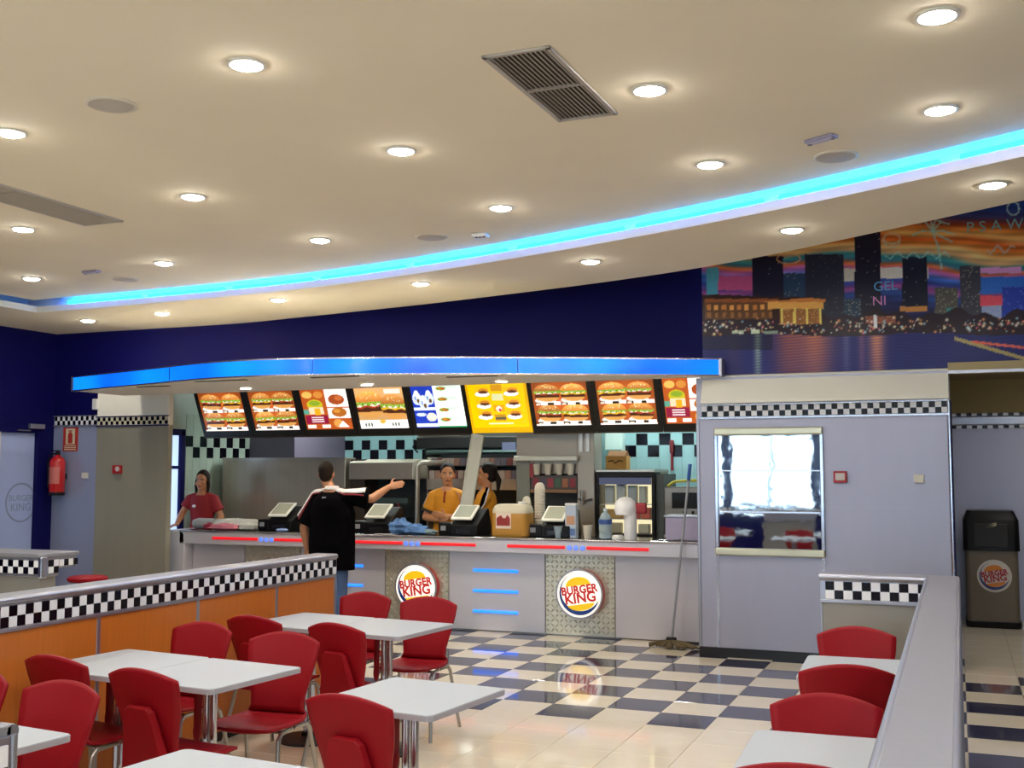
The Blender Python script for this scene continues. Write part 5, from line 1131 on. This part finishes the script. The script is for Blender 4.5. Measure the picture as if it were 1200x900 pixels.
    at.data.foreach_set('color', np.concatenate([c, np.ones((n, 1))], 1).astype(np.float32).ravel())
    # ---------- hair
    hm = mat('hair_'+hair_col[1:], hair_col, .55, var=.25, scale=40, bump=.3, bscale=90, spec=.15); b = MB(); e = .009 if not female else .014
    b.ball(hc+Rh @ Vector((0, .028*k, .040*k)), ((.074+e*.6)*k, (.082+e)*k, (.083+e)*k), 20, 14, Rh)
    b.ball(hc+Rh @ Vector((0, .055*k, -.01*k)), ((.064+e*.5)*k, (.048+e)*k, .075*k), 18, 12, Rh)
    if not female: b.ball(hc+Rh @ Vector((0, -.035*k, .088*k)), (.055*k, .035*k, .022*k), 14, 10, Rh)
    hs = extra.get('hair')
    if hs == 'pony': b.capsule(hp(0, .10*k, .02*k), hp(.0, .135*k, -.06*k), .026*k, .032*k); b.capsule(hp(0, .135*k, -.06*k), hp(.0, .125*k, -.20*k), .032*k, .012*k)
    if hs == 'long':
        for s in (-1, 1): b.capsule(hp(s*.062*k, .01*k, .04*k), hp(s*.078*k, .0, -.06*k), .024*k, .022*k); b.capsule(hp(s*.078*k, 0, -.06*k), hp(s*.07*k, -.02*k, -.19*k), .022*k, .012*k)
        b.ball(hc+Rh @ Vector((0, .06*k, -.07*k)), (.07*k, .035*k, .08*k), 14, 10, Rh)
    remesh(b, 'hair', hm, root, .009, 3)
    # ---------- shirt
    b = MB(); hem = extra.get('hem', .45); loose = extra.get('loose', .018)
    tz = [(hem, .092, .064)]+[(z, a, c) for z, a, c in tw if hem+.02 < z < .835]
    b.loft([[(x+LX(z*H)[0], y+LX(z*H)[1], z0) for x, y, z0 in ering((0, 0, z*H), (max(a, extra.get('minw', 0)*(1 if z < .72 else .92)) if z < .78 else a)*H+loose*(1.25 if z < .72 else .7 if z < .81 else .35), c*H+loose*(.9 if z < .81 else .4), yaw, 24)] for z, a, c in tz])
    for sd, s in (('L', -1), ('R', 1)):
        el = Vector(arms[sd][0]); p0 = S[sd]; f = extra.get('sleeve', .62); e1 = p0.lerp(el, f)
        b.capsule(Vector(off(s*sh*.4, 0, .815*H)), p0, .034*H, .037*H); b.ball(p0, (.041 if not female else .036)*H); fl = extra.get('flare', .042)*H
        b.tube([p0-(e1-p0).normalized()*.02, p0.lerp(e1, .5), e1], [.040*H, (.040*H+fl)/2, fl], 16)
    so_ = remesh(b, 'shirt', shirt, root, .010, 5)
    # ---------- trousers + shoes
    b = MB(); b.loft([[(x, y, z0) for x, y, z0 in ering((0, 0, z*H), a*H+.012, c*H+.012, yaw)] for z, a, c in ((.44, .09, .06), (.50, .092, .064), (.57, .084, .06))])
    for s in (-1, 1):
        h0 = off(s*hip, 0, .49*H); k0 = off(s*.058*H, -.012, .285*H); a0 = off(s*.06*H, .01, .055*H); b.tube([h0, k0, a0], [.058*H, .044*H, .038*H], 16); b.ball(h0, .058*H)
    remesh(b, 'trousers', pants, root, .014, 4)
    for s in (-1, 1):
        b = MB(); b.ball(off(s*.063*H, -.055, .03*H), (.034*H, .085*H, .032*H), R=Ry); b.ball(off(s*.063*H, .02, .035*H), (.032*H, .05*H, .036*H), R=Ry)
        for i in range(len(b.v)): b.v[i] = (b.v[i][0], b.v[i][1], max(0, b.v[i][2]))
        b.build('shoe', mat('dark_shoe', '#1a1614', .5), root)
    return root, off, hp, Ry, H, S, so_
def band_on(shirt, pts, w, name, m, parent, lift=.006):
    """a flat strip of cloth laid onto the shirt along pts (snapped to the shirt surface)"""
    from mathutils.bvhtree import BVHTree
    me = shirt.data; bvh = BVHTree.FromPolygons([v.co for v in me.vertices], [p.vertices for p in me.polygons])
    L = []; R_2 = []; P = []
    for i in range(len(pts)-1):
        for q in range(6): P.append(Vector(pts[i]).lerp(Vector(pts[i+1]), q/6))
    P.append(Vector(pts[-1]))
    rows = []
    for i, p in enumerate(P):
        t = (P[min(i+1, len(P)-1)]-P[max(i-1, 0)]).normalized(); hit, nrm, idx, d = bvh.find_nearest(p)
        sd = nrm.cross(t).normalized(); row = []
        for q in (-1, -.33, .33, 1):
            h2, n2, _, _ = bvh.find_nearest(hit+sd*w/2*q); row.append(tuple(h2+n2*lift))
        rows.append(row)
    b = MB(); b.grid(rows); o = b.build(name, m, parent); s = o.modifiers.new('t', 'SOLIDIFY'); s.thickness = lift*1.2; s.offset = -1; return o
BLACKSH = mat('black_jersey', '#050406', .95, var=.2, bump=.1, bscale=30, spec=.05); YEL = mat('amber_polo', '#d8901a', .75, var=.08, bump=.08, bscale=30); WINE = mat('wine_polo', '#8a0a14', .75, var=.08, bump=.08, bscale=30)
JEAN = mat('blue_jeans', '#40567c', .85, var=.2, scale=30); DPANT = mat('dark_trousers', '#1c1a20', .85)
WST = mat('white_stripe', '#d8d0d0', .7); RPI = mat('red_piping', '#7c1420', .7)
# customer, seen from behind
rt, off, hp, Ry, H, S, so_ = person('man in black sports shirt with white shoulder stripes pointing at the menu', (-5.99, 9.98, 0), 1.79, math.pi-.15, math.pi+.40, .0,
    {'R': ((-.34, .0, 1.11), (-.36, .10, .88), (.12, .25, -1), (.9, .3, 0), .35), 'L': ((.43, .06, 1.41), (.54, .22, 1.53), (.75, .5, .22), (-.1, .2, .9), .22)},
    '#b07a58', '#1c120c', BLACKSH, JEAN, False, {'head_shift': (.085, 0), 'hem': .385, 'loose': .04, 'sleeve': .88, 'flare': .066, 'minw': .13})
for sd in ('L', 'R'):
    el = {'L': Vector((.43, .06, 1.41)), 'R': Vector((-.34, 0, 1.11))}[sd]; p0 = S[sd]; nk = Vector(off((-1 if sd == 'L' else 1)*.03*H, 0, .845*H)); e1 = p0.lerp(el, .86); up = Vector((0, -.05, .07)) if sd == 'L' else Vector((-.06, -.04, .05))
    band_on(so_, [nk+Vector((0, -.02, .02)), p0.lerp(nk, .5)+Vector((0, -.04, .06)), p0+Vector((0, -.04, .08)) if sd == 'L' else p0+Vector((-.05, -.04, .06)), p0.lerp(e1, .5)+up, e1+up], .085, 'shoulder_stripe', WST, rt)
    band_on(so_, [p0.lerp(nk, .5)+Vector((0, -.09, .02)), p0+Vector((0, -.09, .03)) if sd == 'L' else p0+Vector((-.03, -.09, .03)), p0.lerp(e1, .5)+up*.5+Vector((0, -.07, 0)), e1+up*.4+Vector((0, -.07, 0))], .012, 'piping', RPI, rt, .008)
b = MB(); b.lathe([(.072, 0), (.078, .01), (.07, .035), (.062, .04)], 22, off(0, .01, .838*H)).build('collar', WST, rt)
b = MB(); c0 = Vector(off(0, .118, .795*H)); b.box(c0.x-.022, c0.x+.022, c0.y-.022, c0.y+.012, c0.z-.008, c0.z+.008).build('back_logo', mat('logo_grey', '#8a8a8a', .6), rt)
wv = Vector((-.36, .10, .88)); b = MB(); b.lathe([(.031, -.012), (.034, 0), (.031, .012)], 18, tuple(wv+Vector((0, 0, .02)))).build('bracelet', mat('silver_band', '#b8b0a0', .3, .8), rt)
# woman in wine red polo behind the left end
rt, off, hp, Ry, H, S, so_ = person('dark-haired woman in wine red polo leaning behind the counter left end', (-8.80, 11.55, 0), 1.69, .25, .25, .05,
    {'L': ((-.22, -.12, 1.17), (-.13, -.34, 1.04), (.1, -1, -.1), (.9, .1, .2), .3), 'R': ((.24, .06, 1.10), (.16, -.14, .98), (-.3, -1, -.1), (-.6, .2, .7), .4)},
    '#b87a54', '#1c110c', WINE, DPANT, True, {'hair': 'long', 'hem': .46, 'loose': .022, 'sleeve': .62, 'flare': .044, 'lean': (0, -.03)})
b = MB(); b.lathe([(.056, 0), (.062, .01), (.05, .045)], 20, off(0, -.008, .818*H)).build('collar', WINE, rt)
b = MB(); c0 = Vector(off(-.055, -.128, .745*H)); b.ball(c0, (.028, .008, .018)).build('name_badge', WHITE, rt)
# two staff in amber polos
rt, off, hp, Ry, H, S, so_ = person('woman in amber polo facing us, talking behind the middle till', (-5.50, 11.72, 0), 1.775, .15, .45, .0,
    {'L': ((-.25, -.05, 1.16), (-.02, -.22, 1.14), (.9, -.3, .15), (.1, -.2, .9), .35), 'R': ((.25, -.02, 1.15), (.10, -.24, 1.18), (-.8, -.4, .2), (-.1, -.3, .9), .4)},
    '#c88c62', '#1a100c', YEL, YEL, True, {'hair': 'pony', 'hem': .50, 'loose': .02, 'sleeve': .66, 'flare': .045})
b = MB(); b.lathe([(.056, 0), (.064, .01), (.052, .05)], 20, off(0, -.006, .815*H)).build('collar', mat('dark_collar', '#3a1a14', .7), rt)
band_on(so_, [off(.0, -.10, .83*H), off(.0, -.13, .79*H), off(0, -.135, .75*H)], .022, 'placket', mat('red_placket', '#8a2018', .7), rt)
for sd, el in (('L', (-.25, -.05, 1.16)), ('R', (.25, -.02, 1.15))):
    p0 = S[sd]; el = Vector(el); sx = -1 if sd == 'L' else 1
    band_on(so_, [p0.lerp(el, .1)+Vector((sx*.06, -.02, .05)), p0.lerp(el, .6)+Vector((sx*.06, -.02, 0))], .018, 'sleeve_stripe', WST, rt)
    b = MB(); d = (el-p0).normalized(); b.tube([p0.lerp(el, .64)-d*.0, p0.lerp(el, .64)+d*.03], .0475*H, 18, False).build('cuff', mat('dark_cuff', '#2a2018', .7), rt)
rt, off, hp, Ry, H, S, so_ = person('woman in amber polo in profile, turned left toward her colleague', (-5.02, 11.74, 0), 1.775, -1.15, -1.25, .0,
    {'R': ((-.16, -.18, 1.14), (-.26, -.10, 1.30), (-.3, .1, 1), (.2, -.6, .1), .3), 'L': ((.02, .24, 1.14), (-.2, .2, 1.1), (-1, 0, .1), (0, 0, 1), .4)},
    '#bc7c54', '#1a100c', YEL, YEL, True, {'hair': 'pony', 'hem': .50, 'loose': .02, 'sleeve': .66, 'flare': .045})
b = MB(); b.lathe([(.056, 0), (.064, .01), (.052, .05)], 20, off(0, -.006, .815*H)).build('collar', mat('dark_collar', '#3a1a14', .7), rt)
p0 = S['R']; el = Vector((-.16, -.18, 1.14)); nk = Vector(off(.02, 0, .84*H))
side = Vector((.09, -.03, 0))
band_on(so_, [nk+Vector((.03, -.03, 0)), p0+Vector((.03, -.05, .07)), p0.lerp(el, .4)+Vector((.06, -.05, .02)), p0.lerp(el, .7)+Vector((.06, -.05, 0))], .045, 'black_stripe', BLACKSH, rt)
band_on(so_, [nk+Vector((.045, -.03, 0)), p0+Vector((.05, -.05, .07)), p0.lerp(el, .4)+Vector((.085, -.04, .02)), p0.lerp(el, .7)+Vector((.085, -.04, 0))], .014, 'white_stripe', WST, rt, .009)
